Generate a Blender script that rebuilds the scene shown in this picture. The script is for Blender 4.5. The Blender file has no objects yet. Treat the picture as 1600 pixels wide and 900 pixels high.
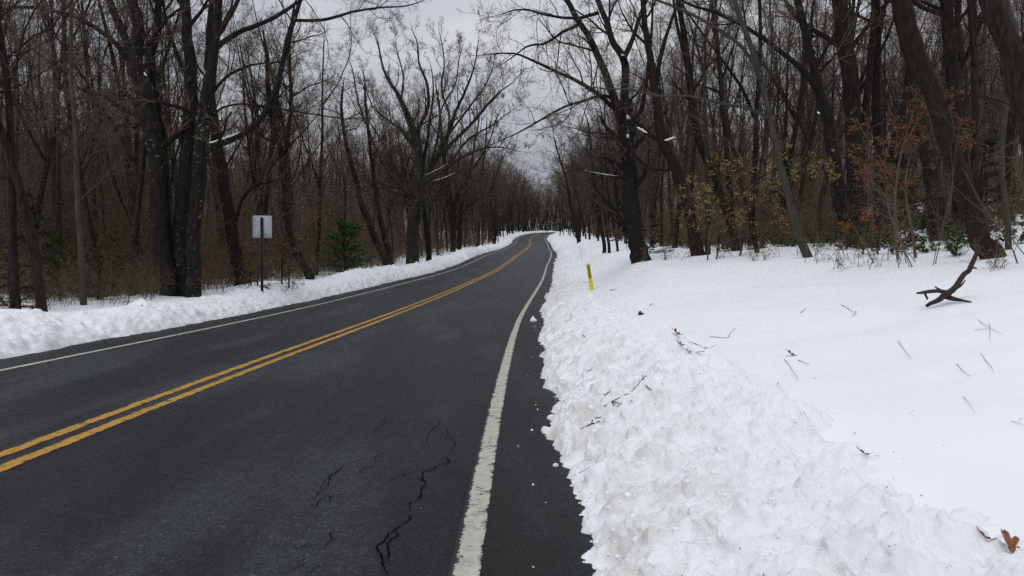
import bpy, math, random
import numpy as np
from mathutils import Vector, Matrix

random.seed(7)
rng = np.random.default_rng(11)
S = bpy.context.scene
COL = S.collection
R = math.radians

# ------------------------------------------------------------------ camera
F = 1250.0                      # focal length in pixels of the 1600 px wide photograph
EYE = 1.55
PITCH = math.atan(60 / F)
cam_d = bpy.data.cameras.new('camera')
cam_d.sensor_width = 36
cam_d.lens = 36 * F / 1600
cam_d.clip_start = 0.05
cam_d.clip_end = 3000
cam = bpy.data.objects.new('camera', cam_d)
cam.location = (0, 0, EYE)
cam.rotation_euler = (math.pi / 2 - PITCH, 0, 0)
COL.objects.link(cam)
S.camera = cam

# ------------------------------------------------------------------ light: heavy overcast
S.view_settings.view_transform = 'Standard'
S.view_settings.look = 'None'
S.view_settings.exposure = 0.0
S.view_settings.gamma = 1.0
S.view_settings.use_curve_mapping = False
S.cycles.max_bounces = 8
S.cycles.diffuse_bounces = 5
S.cycles.glossy_bounces = 2
S.cycles.transparent_max_bounces = 4
S.cycles.use_denoising = False
S.cycles.use_adaptive_sampling = False
S.cycles.sample_clamp_indirect = 4

W = bpy.data.worlds.new('World')
S.world = W
W.use_nodes = True
nt = W.node_tree
nt.nodes.clear()
def N(nt, typ, **kw):
    n = nt.nodes.new(typ)
    for k, v in kw.items():
        setattr(n, k, v)
    return n
out = N(nt, 'ShaderNodeOutputWorld')
bg = N(nt, 'ShaderNodeBackground')
bg.inputs['Strength'].default_value = 0.1
sky = N(nt, 'ShaderNodeTexSky', sky_type='NISHITA', sun_disc=False)
sky.sun_elevation = R(42)
sky.sun_rotation = R(35)
sky.air_density = 1.0
sky.dust_density = 3.0
hs = N(nt, 'ShaderNodeHueSaturation')
hs.inputs['Saturation'].default_value = 0.25
hs.inputs['Value'].default_value = 0.8
tc = N(nt, 'ShaderNodeTexCoord')
sep = N(nt, 'ShaderNodeSeparateXYZ')
mp = N(nt, 'ShaderNodeMapping')
mp.inputs['Scale'].default_value = (1.0, 1.0, 2.6)
noi = N(nt, 'ShaderNodeTexNoise')
noi.inputs['Scale'].default_value = 2.6
noi.inputs['Detail'].default_value = 4
noi.inputs['Roughness'].default_value = 0.5
ramp = N(nt, 'ShaderNodeValToRGB')
ramp.color_ramp.elements[0].position = 0.36
ramp.color_ramp.elements[0].color = (0.60, 0.655, 0.76, 1)
ramp.color_ramp.elements[1].position = 0.62
ramp.color_ramp.elements[1].color = (0.96, 0.985, 1.03, 1)
zr = N(nt, 'ShaderNodeMapRange')          # an overcast sky is about three times as bright overhead as at the horizon
zr.inputs['From Min'].default_value = 0.0
zr.inputs['From Max'].default_value = 1.0
zr.inputs['To Min'].default_value = 4.5
zr.inputs['To Max'].default_value = 13.9
sc_ = N(nt, 'ShaderNodeVectorMath', operation='SCALE')
mix = N(nt, 'ShaderNodeMix', data_type='RGBA')
mix.inputs['Factor'].default_value = 0.85
L = nt.links.new
L(tc.outputs['Generated'], mp.inputs['Vector'])
L(mp.outputs['Vector'], noi.inputs['Vector'])
L(noi.outputs['Fac'], ramp.inputs['Fac'])
L(tc.outputs['Generated'], sep.inputs[0])
L(sep.outputs['Z'], zr.inputs['Value'])
L(ramp.outputs['Color'], sc_.inputs[0])
L(zr.outputs['Result'], sc_.inputs['Scale'])
L(sky.outputs[0], hs.inputs['Color'])
L(hs.outputs['Color'], mix.inputs['A'])
L(sc_.outputs[0], mix.inputs['B'])
L(mix.outputs['Result'], bg.inputs['Color'])
L(bg.outputs[0], out.inputs['Surface'])

sun_d = bpy.data.lights.new('sun', 'SUN')
sun_d.energy = 0.6
sun_d.angle = R(25)
sun_d.color = (1.0, 0.97, 0.93)
sun = bpy.data.objects.new('sun', sun_d)
sun.rotation_euler = (R(48), 0, R(-35))
COL.objects.link(sun)

# ------------------------------------------------------------------ helpers
def mesh(name, V, faces, smooth=True):
    """V (n,3); faces: list of int arrays (m,3) or (m,4)"""
    me = bpy.data.meshes.new(name)
    V = np.asarray(V, dtype=np.float32)
    me.vertices.add(len(V))
    me.vertices.foreach_set('co', V.ravel())
    faces = [np.asarray(f, dtype=np.int32) for f in faces if len(f)]
    loops = np.concatenate([f.ravel() for f in faces])
    tot = np.concatenate([np.full(len(f), f.shape[1], dtype=np.int32) for f in faces])
    st = np.concatenate([[0], np.cumsum(tot)[:-1]]).astype(np.int32)
    me.loops.add(len(loops))
    me.loops.foreach_set('vertex_index', loops)
    me.polygons.add(len(tot))
    me.polygons.foreach_set('loop_start', st)
    me.polygons.foreach_set('loop_total', tot)
    if smooth:
        me.polygons.foreach_set('use_smooth', np.ones(len(tot), dtype=bool))
    me.update(calc_edges=True)
    return me

def ob(name, me, mat=None, parent=None):
    if mat is not None and not me.materials:
        me.materials.append(mat)
    o = bpy.data.objects.new(name, me)
    COL.objects.link(o)
    if parent is not None:
        o.parent = parent
    return o

def tag(o, label=None, cat=None, group=None, kind=None):
    if label: o['label'] = label
    if cat: o['category'] = cat
    if group: o['group'] = group
    if kind: o['kind'] = kind
    return o

def empty(name, loc, label, cat, group=None, rz=0):
    o = bpy.data.objects.new(name, None)
    COL.objects.link(o)
    o.empty_display_size = 0.2
    o.location = loc
    o.rotation_euler = (0, 0, rz)
    return tag(o, label, cat, group)

def nrm(a):
    return a / np.maximum(np.linalg.norm(a, axis=-1, keepdims=True), 1e-9)

class Geo:
    def __init__(s):
        s.V = []; s.Q = []; s.T = []; s.n = 0
    def add(s, V, Q=None, T=None):
        V = np.asarray(V, float).reshape(-1, 3)
        s.V.append(V)
        if Q is not None and len(Q): s.Q.append(np.asarray(Q) + s.n)
        if T is not None and len(T): s.T.append(np.asarray(T) + s.n)
        s.n += len(V)
    def tubes(s, P, Rd, m=5):
        """P (N,K,3), Rd (N,K)"""
        P = np.asarray(P, float); Rd = np.asarray(Rd, float)
        if P.ndim == 2: P = P[None]; Rd = Rd[None]
        n, K, _ = P.shape
        if n == 0: return
        T = nrm(np.gradient(P, axis=1))
        T0 = nrm(P[:, -1] - P[:, 0])
        ax = np.abs(T0).argmin(axis=1)
        ref = np.zeros((n, 3)); ref[np.arange(n), ax] = 1
        ref = np.repeat(ref[:, None], K, 1)
        u = nrm(np.cross(T, ref)); v = np.cross(T, u)
        a = np.arange(m) * 2 * math.pi / m
        ring = P[:, :, None] + Rd[:, :, None, None] * (np.cos(a)[None, None, :, None] * u[:, :, None] + np.sin(a)[None, None, :, None] * v[:, :, None])
        b = (np.arange(n) * K * m)[:, None, None]
        k = (np.arange(K - 1) * m)[None, :, None]
        j = np.arange(m)[None, None, :]; j2 = (j + 1) % m
        Q = np.stack([b + k + j, b + k + j2, b + k + m + j2, b + k + m + j], -1).reshape(-1, 4)
        s.add(ring.reshape(-1, 3), Q)
    def box(s, c, size, rot=None):
        x, y, z = [q / 2 for q in size]
        V = np.array([[i, j, k] for k in (-z, z) for j in (-y, y) for i in (-x, x)], float)
        if rot is not None: V = V @ np.array(rot).T
        s.add(V + np.array(c), [[0, 2, 3, 1], [4, 5, 7, 6], [0, 1, 5, 4], [2, 6, 7, 3], [0, 4, 6, 2], [1, 3, 7, 5]])
    def mesh(s, name, smooth=True):
        V = np.concatenate(s.V)
        fs = []
        if s.Q: fs.append(np.concatenate(s.Q))
        if s.T: fs.append(np.concatenate(s.T))
        return mesh(name, V, fs, smooth)

# ---- numpy noise
def _h(ix, iy, seed):
    h = (ix.astype(np.int64) * 374761393 + iy.astype(np.int64) * 668265263 + seed * 982451653) & 0xffffffff
    h = ((h ^ (h >> 13)) * 1274126177) & 0xffffffff
    h = (h ^ (h >> 16)) & 0xffffffff
    h = (h * 2246822519) & 0xffffffff
    h = h ^ (h >> 15)
    return (h & 0xffffff) / float(0x1000000)

def vnoise(x, y, seed=0):
    ix = np.floor(x); iy = np.floor(y)
    fx = x - ix; fy = y - iy
    fx = fx * fx * fx * (fx * (fx * 6 - 15) + 10); fy = fy * fy * fy * (fy * (fy * 6 - 15) + 10)
    a = _h(ix, iy, seed); b = _h(ix + 1, iy, seed); c = _h(ix, iy + 1, seed); d = _h(ix + 1, iy + 1, seed)
    return (a * (1 - fx) + b * fx) * (1 - fy) + (c * (1 - fx) + d * fx) * fy - 0.5

def fbm(x, y, seed=0, oct=4, g=0.5):
    r = 0; a = 1.0
    for o in range(oct):
        r = r + a * vnoise(x, y, seed + o * 17)
        x = x * 2.03 + 5.1; y = y * 2.03 + 3.7; a *= g
    return r

def lumps(x, y, seed=0, dens=1.0):
    """rounded clods of uneven size: the highest dome over each point, 0..~1"""
    ix = np.floor(x); iy = np.floor(y)
    best = np.zeros_like(x)
    for dx in (-1, 0, 1):
        for dy in (-1, 0, 1):
            cx = ix + dx; cy = iy + dy
            px = cx + 0.15 + 0.7 * _h(cx, cy, seed); py = cy + 0.15 + 0.7 * _h(cx, cy, seed + 1)
            rr = 0.28 + 0.55 * _h(cx, cy, seed + 2) ** 1.5
            on = _h(cx, cy, seed + 3) < dens
            an = _h(cx, cy, seed + 4) * math.pi; st = 0.65 + 0.5 * _h(cx, cy, seed + 5)
            ux = (x - px) * np.cos(an) + (y - py) * np.sin(an)
            uy = (-(x - px) * np.sin(an) + (y - py) * np.cos(an)) / st
            q = rr * rr - ux * ux - uy * uy
            best = np.maximum(best, np.where(on & (q > 0), rr * (np.maximum(q, 0) / (rr * rr)) ** .62, 0))
    return best

def smooth(x, a, b):
    t = np.clip((np.asarray(x, float) - a) / (b - a), 0, 1)
    return t * t * (3 - 2 * t)

# ------------------------------------------------------------------ the lie of the land
_Y = np.arange(-60, 1200, 0.5)
def _curve(pts, sig):
    p = np.array(pts, float)
    v = np.interp(_Y, p[:, 0], p[:, 1])
    k = np.arange(-60, 61) * 0.5
    w = np.exp(-0.5 * (k / sig) ** 2); w /= w.sum()
    vp = np.concatenate([np.full(60, v[0]), v, np.full(60, v[-1])])
    return np.convolve(vp, w, 'valid')
_C = _curve([(-60, -3.8), (0, -3.78), (5.7, -3.72), (11, -3.63), (21.3, -3.35), (32, -2.65), (42, -1.95), (54, -1.3), (65, -.75), (82, .5), (102, 1.5), (125, 2.3), (150, 3.3), (177, 4.3), (200, 4.6), (215, 5.3),
             (240, 7), (265, 10.5), (300, 18), (340, 32), (400, 60), (600, 160), (1200, 400)], 4)
_Z = _curve([(-60, 0.2), (0, 0.0), (5.7, -.02), (11, -.10), (16, -.22), (21.3, -.31), (32, -.27), (42, -.14), (54, -.08), (63, .03), (73.7, .42), (82, .85), (100, 1.25), (125, 1.55),
             (150, 2.15), (177, 2.95), (215, 4.6), (260, 6.7), (300, 8.1), (320, 8.2), (350, 7.6), (420, 5), (1200, 5)], 5)
def cl(Y): return np.interp(Y, _Y, _C)
def zr_(Y): return np.interp(Y, _Y, _Z)
def cosr(Y): return 1 / np.sqrt(1 + ((cl(np.asarray(Y) + 1) - cl(np.asarray(Y) - 1)) / 2) ** 2)
def s_of(X, Y): return (np.asarray(X) - cl(Y)) * cosr(Y)
def X_of(s, Y): return cl(Y) + np.asarray(s) / cosr(Y)

def ground_z(X, Y):
    X = np.asarray(X, float); Y = np.asarray(Y, float)
    s = s_of(X, Y)
    right = np.interp(s, [3.2, 4.0, 5.0, 5.7, 6.6, 8, 11, 13, 20, 35, 60, 200, 600], [-.12, -.1, .22, .43, .50, .66, 1.05, 1.35, 2.45, 4.4, 6.2, 9, 10])
    right = right + 0.85 * smooth(s, 5.3, 7.6) * smooth(Y, 11, 27) * (1 - 0.35 * smooth(s, 9, 18))
    left = np.interp(-s, [3.2, 4.2, 5.2, 6.2, 8, 14, 40, 100, 600], [-.12, -.1, .2, .40, .36, .32, .45, 1.5, 4])
    prof = np.where(s > 0, right, left)
    off = smooth(np.abs(s), 4.6, 7)
    b = fbm(X * .35, Y * .35, 3, 3) * .16 + fbm(X * .09, Y * .09, 8, 2) * .5 * smooth(np.abs(s), 8, 20)
    b = b + fbm(X * 1.6, Y * 1.6, 23, 3) * .028
    b = b + .26 * np.exp(-((X + 9.6) / 1.1) ** 2 - ((Y - 15.2) / 1.3) ** 2) + .22 * np.exp(-((X + 9.3) / 1.0) ** 2 - ((Y - 30.5) / 2.2) ** 2)
    return zr_(Y) + prof + off * b

def bank_z(s, Y, side):
    """ploughed ridge height at signed offset s; the chopped, clodded top is real relief"""
    a = np.abs(s)
    X = X_of(s, Y)
    e = (4.02 if side > 0 else 4.28) + fbm(Y * .45, Y * 0 + side * 9, 31, 2) * .16 + fbm(X * 0 + Y * 2.3, Y * 0 + side * 5, 35, 3) * .13 + fbm(Y * 11, a * 6, 36, 2) * .06
    e = e + .06 * smooth(Y, 10, 18) + (.07 * (1 - smooth(Y, 3.6, 6)) if side > 0 else 0)
    q = a - e
    prof = np.interp(q, [-.5, -.02, .05, .3, .7, 1.05, 1.35, 1.75, 2.3, 2.8], [-.2, -.04, .05, .22, .42, .53, .56, .50, .38, .22]) if side > 0 else \
           np.interp(q, [-.5, -.02, .06, .3, .6, .9, 1.25, 1.6, 2.1, 2.6], [-.2, -.05, .08, .28, .45, .54, .56, .50, .36, .22])
    hv = .82 + .45 * (fbm(Y * .3, Y * 0 + 2.2 * side, 41, 3) + .1)
    prof = prof * np.where(prof > 0, hv * (1.0 if side > 0 else 1.22), 1)
    f = smooth(q, -.05, .18) * (1 - .75 * smooth(q, 1.3, 2.1))
    big = lumps(X * 2.8, Y * 2.8, 50, .38) * .12
    wx = X + fbm(X * 6, Y * 6, 201, 2) * .05; wy = Y + fbm(X * 6, Y * 6, 211, 2) * .05
    mid = lumps(wx * 6.5, wy * 6.5, 60, .7) * .066 + lumps(wx * 9.5 + 3, wy * 9.5, 66, .6) * .034
    sml = lumps(wx * 16, wy * 16, 70, .6) * .028 + lumps(wx * 23, wy * 23 + 5, 74, .6) * .018
    tiny = lumps(X * 40, Y * 40, 80, .7) * .010
    rough = fbm(X * 2.4, Y * 2.4, 90, 3, .5) * .10 + fbm(X * 26, Y * 26, 93, 3, .6) * .013 - 0
    z = prof + f * (big + mid + sml + tiny + rough) + (1 - f) * 0.0
    edge = smooth(q, -.05, 0) * (1 - smooth(q, .3, .6))
    z = z + edge * lumps(X * 8, Y * 8, 77, .6) * .05
    return zr_(Y) + z - .06

# ------------------------------------------------------------------ materials
def mat(name):
    m = bpy.data.materials.new(name)
    m.use_nodes = True
    nt = m.node_tree
    bs = nt.nodes['Principled BSDF']
    bs.inputs['Specular IOR Level'].default_value = 0.3
    return m, nt, bs, nt.links.new

def noise(nt, vec, scale, detail=3, rough=.55, dim='3D'):
    n = N(nt, 'ShaderNodeTexNoise', noise_dimensions=dim)
    n.inputs['Scale'].default_value = scale
    n.inputs['Detail'].default_value = detail
    n.inputs['Roughness'].default_value = rough
    nt.links.new(vec, n.inputs['Vector'])
    return n
def rampn(nt, fac, stops):
    r = N(nt, 'ShaderNodeValToRGB')
    e = r.color_ramp.elements
    while len(e) < len(stops): e.new(0.5)
    for i, (p, c) in enumerate(stops):
        e[i].position = p
        e[i].color = (c[0], c[1], c[2], 1) if not isinstance(c, (int, float)) else (c, c, c, 1)
    nt.links.new(fac, r.inputs['Fac'])
    return r
def mixn(nt, fac, a, b, mode='MIX'):
    m = N(nt, 'ShaderNodeMix', data_type='RGBA', blend_type=mode)
    for v, k in ((fac, 'Factor'), (a, 'A'), (b, 'B')):
        if hasattr(v, 'is_linked'): nt.links.new(v, m.inputs[k])
        elif isinstance(v, (int, float)): m.inputs[k].default_value = v
        else: m.inputs[k].default_value = (v[0], v[1], v[2], 1)
    return m
def pos(nt, scale=(1, 1, 1), obj=False):
    if obj:
        t = N(nt, 'ShaderNodeTexCoord').outputs['Object']
    else:
        t = N(nt, 'ShaderNodeNewGeometry').outputs['Position']
    mpn = N(nt, 'ShaderNodeMapping')
    mpn.inputs['Scale'].default_value = scale
    nt.links.new(t, mpn.inputs['Vector'])
    return mpn.outputs['Vector']
def bump(nt, bs, h, strength, dist):
    b = N(nt, 'ShaderNodeBump')
    b.inputs['Strength'].default_value = strength
    b.inputs['Distance'].default_value = dist
    nt.links.new(h, b.inputs['Height'])
    nt.links.new(b.outputs['Normal'], bs.inputs['Normal'])

def make_snow(name, dirty):
    m, nt, bs, L = mat(name)
    p = pos(nt)
    n1 = noise(nt, p, 60, 4)
    n2 = noise(nt, p, 1.3, 4)
    base = rampn(nt, n2.outputs['Fac'], [(.3, (.87, .885, .905)), (.7, (.90, .91, .925))])
    col = base.outputs['Color']
    if dirty:
        at = N(nt, 'ShaderNodeAttribute', attribute_name='grime')
        n3 = noise(nt, p, 3.2, 6, .65)
        r3 = rampn(nt, n3.outputs['Fac'], [(.42, 0.0), (.62, 1.0)])
        mu = N(nt, 'ShaderNodeMath', operation='MULTIPLY')
        L(r3.outputs['Color'], mu.inputs[0]); L(at.outputs['Fac'], mu.inputs[1])
        g = mixn(nt, mu.outputs[0], col, (.67, .635, .59))
        n4 = noise(nt, p, 85, 2)
        r4 = rampn(nt, n4.outputs['Fac'], [(.735, 0.0), (.76, 1.0)])
        mu2 = N(nt, 'ShaderNodeMath', operation='MULTIPLY'); mu2.inputs[1].default_value = .8
        L(r4.outputs['Color'], mu2.inputs[0])
        g2 = mixn(nt, mu2.outputs[0], g.outputs['Result'], (.10, .08, .07))
        col = g2.outputs['Result']
    L(col, bs.inputs['Base Color'])
    bs.inputs['Roughness'].default_value = .7
    bs.inputs['Specular IOR Level'].default_value = .2
    nf = noise(nt, p, 28, 8, .72)
    bump(nt, bs, nf.outputs['Fac'] if dirty else n1.outputs['Fac'], .5 if dirty else .25, .018 if dirty else .012)
    return m
M = {}
M['snow'] = make_snow('ploughed_snow', True)
M['snow_clean'] = make_snow('fresh_snow', False)

def make_asphalt():
    m, nt, bs, L = mat('asphalt')
    p = pos(nt)
    fine = noise(nt, p, 170, 3, .7)
    vor = N(nt, 'ShaderNodeTexVoronoi'); vor.inputs['Scale'].default_value = 80
    L(p, vor.inputs['Vector'])
    grain = rampn(nt, vor.outputs['Color'], [(.0, (.008, .0082, .0088)), (.55, (.015, .0155, .017)), (.85, (.024, .0245, .027)), (.97, (.06, .06, .06)), (1.0, (.16, .16, .155))])
    pl = pos(nt, (.9, .16, 1))
    patch = noise(nt, pl, .9, 5, .6)
    pr = rampn(nt, patch.outputs['Fac'], [(.36, (.55, .545, .545)), (.5, (1.15, 1.16, 1.18)), (.60, (2.4, 2.5, 2.7))])
    c = mixn(nt, 1.0, grain.outputs['Color'], pr.outputs['Color'], 'MULTIPLY')
    # wheel tracks polished along the lane, shoulders darker and coarser
    at = N(nt, 'ShaderNodeAttribute', attribute_name='lane')
    lf = N(nt, 'ShaderNodeMath', operation='MULTIPLY'); lf.inputs[1].default_value = .6
    L(at.outputs['Fac'], lf.inputs[0])
    c2 = mixn(nt, lf.outputs[0], c.outputs['Result'], (.012, .0105, .0095))
    mott = noise(nt, p, 11, 8, .8)
    mr = rampn(nt, mott.outputs['Fac'], [(.3, .62), (.7, 1.4)])
    c3 = mixn(nt, 1.0, c2.outputs['Result'], mr.outputs['Color'], 'MULTIPLY')
    L(c3.outputs['Result'], bs.inputs['Base Color'])
    rr = rampn(nt, patch.outputs['Fac'], [(.3, .48), (.7, .66)])
    L(rr.outputs['Color'], bs.inputs['Roughness'])
    bs.inputs['Specular IOR Level'].default_value = .2
    bump(nt, bs, fine.outputs['Fac'], .9, .012)
    return m
M['asphalt'] = make_asphalt()

def make_paint(name, c, c2, wear):
    m, nt, bs, L = mat(name)
    p = pos(nt)
    a = noise(nt, p, 9, 6, .75)
    b = noise(nt, p, 90, 3, .7)
    ad = N(nt, 'ShaderNodeMath', operation='ADD')
    mu = N(nt, 'ShaderNodeMath', operation='MULTIPLY'); mu.inputs[1].default_value = .55
    L(b.outputs['Fac'], mu.inputs[0]); L(mu.outputs[0], ad.inputs[0]); L(a.outputs['Fac'], ad.inputs[1])
    at = N(nt, 'ShaderNodeAttribute', attribute_name='edge')
    su = N(nt, 'ShaderNodeMath', operation='ADD')
    L(ad.outputs[0], su.inputs[0]); L(at.outputs['Fac'], su.inputs[1])
    r = rampn(nt, su.outputs[0], [(wear, 0.0), (wear + .04, 1.0)])
    t = noise(nt, p, 14, 5, .7)
    cc = rampn(nt, t.outputs['Fac'], [(.3, c2), (.65, c)])
    x = mixn(nt, r.outputs['Color'], cc.outputs['Color'], (.018, .018, .019))
    L(x.outputs['Result'], bs.inputs['Base Color'])
    bs.inputs['Roughness'].default_value = .7
    bump(nt, bs, b.outputs['Fac'], .5, .004)
    return m
M['yellow'] = make_paint('yellow_road_paint', (.52, .285, .04), (.36, .19, .03), .845)
M['white'] = make_paint('white_road_paint', (.52, .495, .43), (.36, .34, .29), .87)

def make_bark(name, a, b, c=None, lich=None, lich_at=.66, tone=.25, sc=1.0, warm=None):
    m, nt, bs, L = mat(name)
    p = pos(nt, (1, 1, .22), True)
    n1 = noise(nt, p, 14 * sc, 5, .65)
    r = rampn(nt, n1.outputs['Fac'], [(.3, a), (.7, b)])
    col = r.outputs['Color']
    pb = pos(nt, (1, 1, 1), True)
    if lich:
        n2 = noise(nt, pb, 9, 4, .6)
        n2b = noise(nt, pb, .5, 1, .5)
        ad = N(nt, 'ShaderNodeMath', operation='MULTIPLY_ADD'); ad.inputs[1].default_value = .5; ad.inputs[2].default_value = -.25
        L(n2b.outputs['Fac'], ad.inputs[0])
        ad2 = N(nt, 'ShaderNodeMath', operation='ADD')
        L(ad.outputs[0], ad2.inputs[0]); L(n2.outputs['Fac'], ad2.inputs[1])
        r2 = rampn(nt, ad2.outputs[0], [(lich_at, 0.0), (lich_at + .03, 1.0)])
        x = mixn(nt, r2.outputs['Color'], col, lich)
        col = x.outputs['Result']
    oi = N(nt, 'ShaderNodeObjectInfo')
    if warm:
        wr = rampn(nt, oi.outputs['Random'], warm)
        w = mixn(nt, 1.0, col, wr.outputs['Color'], 'MULTIPLY')
        col = w.outputs['Result']
    L(col, bs.inputs['Base Color'])
    bs.inputs['Roughness'].default_value = .9
    bs.inputs['Specular IOR Level'].default_value = .15
    bump(nt, bs, n1.outputs['Fac'], .9, .03)
    return m
WARM = [(0, (.8, .8, .82)), (.3, (1.0, .92, .86)), (.6, (1.25, .95, .8)), (1, (1.1, 1.08, 1.02))]
M['bark'] = make_bark('wet_dark_bark', (.0045, .004, .0038), (.032, .027, .0235), warm=WARM)
M['bark_lichen'] = make_bark('lichen_spotted_bark', (.007, .006, .0055), (.030, .025, .022), lich=(.13, .13, .105), lich_at=.645)
M['bark_red'] = make_bark('reddish_bark', (.010, .0065, .0055), (.036, .022, .017))
M['bark_pale'] = make_bark('smooth_pale_bark', (.034, .031, .026), (.078, .071, .059), lich=(.05, .045, .04), lich_at=.7)
M['bark_moss'] = make_bark('mossy_bark', (.014, .014, .011), (.045, .044, .034), lich=(.14, .16, .11), lich_at=.62)
M['twig'] = make_bark('twigs', (.062, .048, .039), (.138, .108, .088), warm=WARM)
M['twig_pale'] = make_bark('grey_twigs', (.070, .060, .052), (.14, .12, .104), warm=WARM)
M['twig_brown'] = make_bark('brown_thicket', (.088, .068, .048), (.180, .142, .104), warm=[(0, (.7, .7, .72)), (.5, (1.05, .95, .88)), (1, (1.2, 1.14, .98))])
M['dead_wood'] = make_bark('dead_wood', (.020, .015, .013), (.075, .058, .048), sc=2.5)

def make_leaf(name, cols, rough=.65):
    m, nt, bs, L = mat(name)
    g = N(nt, 'ShaderNodeNewGeometry')
    r = rampn(nt, g.outputs['Random Per Island'], [(i / max(1, len(cols) - 1), c) for i, c in enumerate(cols)])
    L(r.outputs['Color'], bs.inputs['Base Color'])
    bs.inputs['Roughness'].default_value = rough
    return m
M['leaf_yellow'] = make_leaf('yellow_leaves', [(.28, .18, .04), (.46, .34, .08), (.36, .27, .07)])
M['leaf_orange'] = make_leaf('orange_brown_leaves', [(.16, .045, .014), (.30, .085, .022), (.20, .07, .025)])
M['leaf_brown'] = make_leaf('clinging_brown_leaves', [(.085, .050, .024), (.17, .095, .036), (.12, .085, .03)])
M['needle'] = make_leaf('evergreen_needles', [(.032, .040, .014), (.062, .078, .026), (.05, .058, .022)])
M['needle_bright'] = make_leaf('bright_pine_needles', [(.040, .075, .024), (.078, .130, .04), (.056, .098, .032)])
M['needle_olive'] = make_leaf('olive_needles', [(.035, .042, .018), (.075, .085, .034), (.060, .055, .025)])
def plain(name, c, rough=.6, metal=0, var=.15, sc=20):
    m, nt, bs, L = mat(name)
    p = pos(nt, obj=True)
    n = noise(nt, p, sc, 4)
    r = rampn(nt, n.outputs['Fac'], [(.3, tuple(x * (1 - var) for x in c)), (.7, tuple(min(1, x * (1 + var)) for x in c))])
    L(r.outputs['Color'], bs.inputs['Base Color'])
    bs.inputs['Roughness'].default_value = rough
    bs.inputs['Metallic'].default_value = metal
    return m
M['alu'] = plain('bare_aluminium_sheet', (.52, .54, .59), .55, .0, .05, 3)
M['post_steel'] = plain('dark_galvanised_post', (.04, .042, .048), .5, .3)
M['bolt'] = plain('bolt_steel', (.25, .25, .26), .4, .8)
M['marker'] = plain('yellow_plastic', (.72, .56, .03), .45, 0, .1, 12)
M['marker_sheet'] = plain('amber_reflective_sheet', (.22, .17, .03), .5, 0, .2, 60)
M['oak_leaf'] = plain('dry_oak_leaf', (.22, .075, .03), .6, 0, .35, 40)
M['oak_leaf_red'] = plain('wet_red_leaf', (.15, .045, .035), .5, 0, .35, 40)
M['oak_leaf_tan'] = plain('tan_leaf', (.42, .20, .11), .6, 0, .25, 40)
M['oak_leaf_grey'] = plain('grey_rotten_leaf', (.20, .16, .14), .7, 0, .25, 40)
M['stick_dark'] = plain('wet_black_stick', (.018, .013, .011), .6, 0, .4, 60)
M['stick_brown'] = plain('brown_stick', (.10, .06, .045), .7, 0, .4, 60)
M['grit'] = plain('road_grit', (.06, .052, .046), .8, 0, .5, 30)
M['crack'] = plain('open_crack', (.003, .003, .003), 1.0, 0, .3, 60)
M['crack'].node_tree.nodes['Principled BSDF'].inputs['Specular IOR Level'].default_value = 0.0

# ------------------------------------------------------------------ ground, banks, road
def grid_faces(a, b):
    i = np.arange(a - 1)[:, None]; j = np.arange(b - 1)[None]
    v = i * b + j
    return np.stack([v, v + 1, v + b + 1, v + b], -1).reshape(-1, 4)

# ground sheet: one surface from behind the camera to the horizon
ys = np.concatenate([np.linspace(-25, 1, 30), 1 + np.geomspace(.1, 899, 380)])
sr = np.concatenate([np.linspace(3.4, 7, 36), 7 + np.geomspace(.08, 690, 100)])
ss = np.concatenate([-sr[::-1], [-1.6, 0, 1.6], sr])
Yg, Sg = np.meshgrid(ys, ss, indexing='ij')
Xg = X_of(Sg, Yg)
Zg = ground_z(Xg, Yg)
V = np.stack([Xg, Yg, Zg], -1).reshape(-1, 3)
ground = ob('ground', mesh('ground', V, [grid_faces(len(ys), len(ss))[:, ::-1]]), M['snow_clean'])
tag(ground, 'smooth snow lying over the roadside verge and the forest floor', kind='structure')

def bank(side):
    if side > 0:
        yy = np.concatenate([np.linspace(-8, 1.4, 40)[:-1], np.geomspace(1.4, 330, 1080)])
        q = np.concatenate([np.linspace(3.55, 5.9, 300), np.linspace(5.91, 7.2, 50)[1:]])
    else:
        yy = np.concatenate([np.linspace(-8, 7, 30)[:-1], np.geomspace(7, 330, 860)])
        q = np.linspace(3.85, 7.0, 130)
    Yb, Sb = np.meshgrid(yy, q * side, indexing='ij')
    Zb = bank_z(Sb, Yb, side)
    Xb = X_of(Sb, Yb)
    # push the faces out sideways a little so clods overhang the tarmac
    a = np.abs(Sb)
    out_ = smooth(a, 3.8, 4.3) * (1 - smooth(a, 5, 6))
    Xb = Xb - side * out_ * (lumps(Yb * 9, Zb * 9 + Xb * 3, 120, .6) * .04 + fbm(Yb * 5, Zb * 7 + Xb * 4, 130, 2) * .035)
    Yb2 = Yb + out_ * fbm(Xb * 6, Zb * 7 + Yb * 5, 140, 2) * .03
    me = mesh('snow_bank', np.stack([Xb, Yb2, Zb], -1).reshape(-1, 3), [grid_faces(*Yb.shape)[:, ::-1] if side > 0 else grid_faces(*Yb.shape)])
    gr = np.clip(1.15 - (a - 4.0) / 1.2, .12, 1) if side > 0 else np.clip(.8 - (a - 4.2) / .9, .1, 1)
    at = me.attributes.new('grime', 'FLOAT', 'POINT')
    at.data.foreach_set('value', gr.astype(np.float32).ravel())
    o = ob('snow_bank', me, M['snow'])
    tag(o, 'wide bank of ploughed clodded snow along the right road edge' if side > 0 else 'low bank of ploughed snow along the far left road edge', kind='structure')
    return o
bank_r = bank(1)
bank_l = bank(-1)

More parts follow.
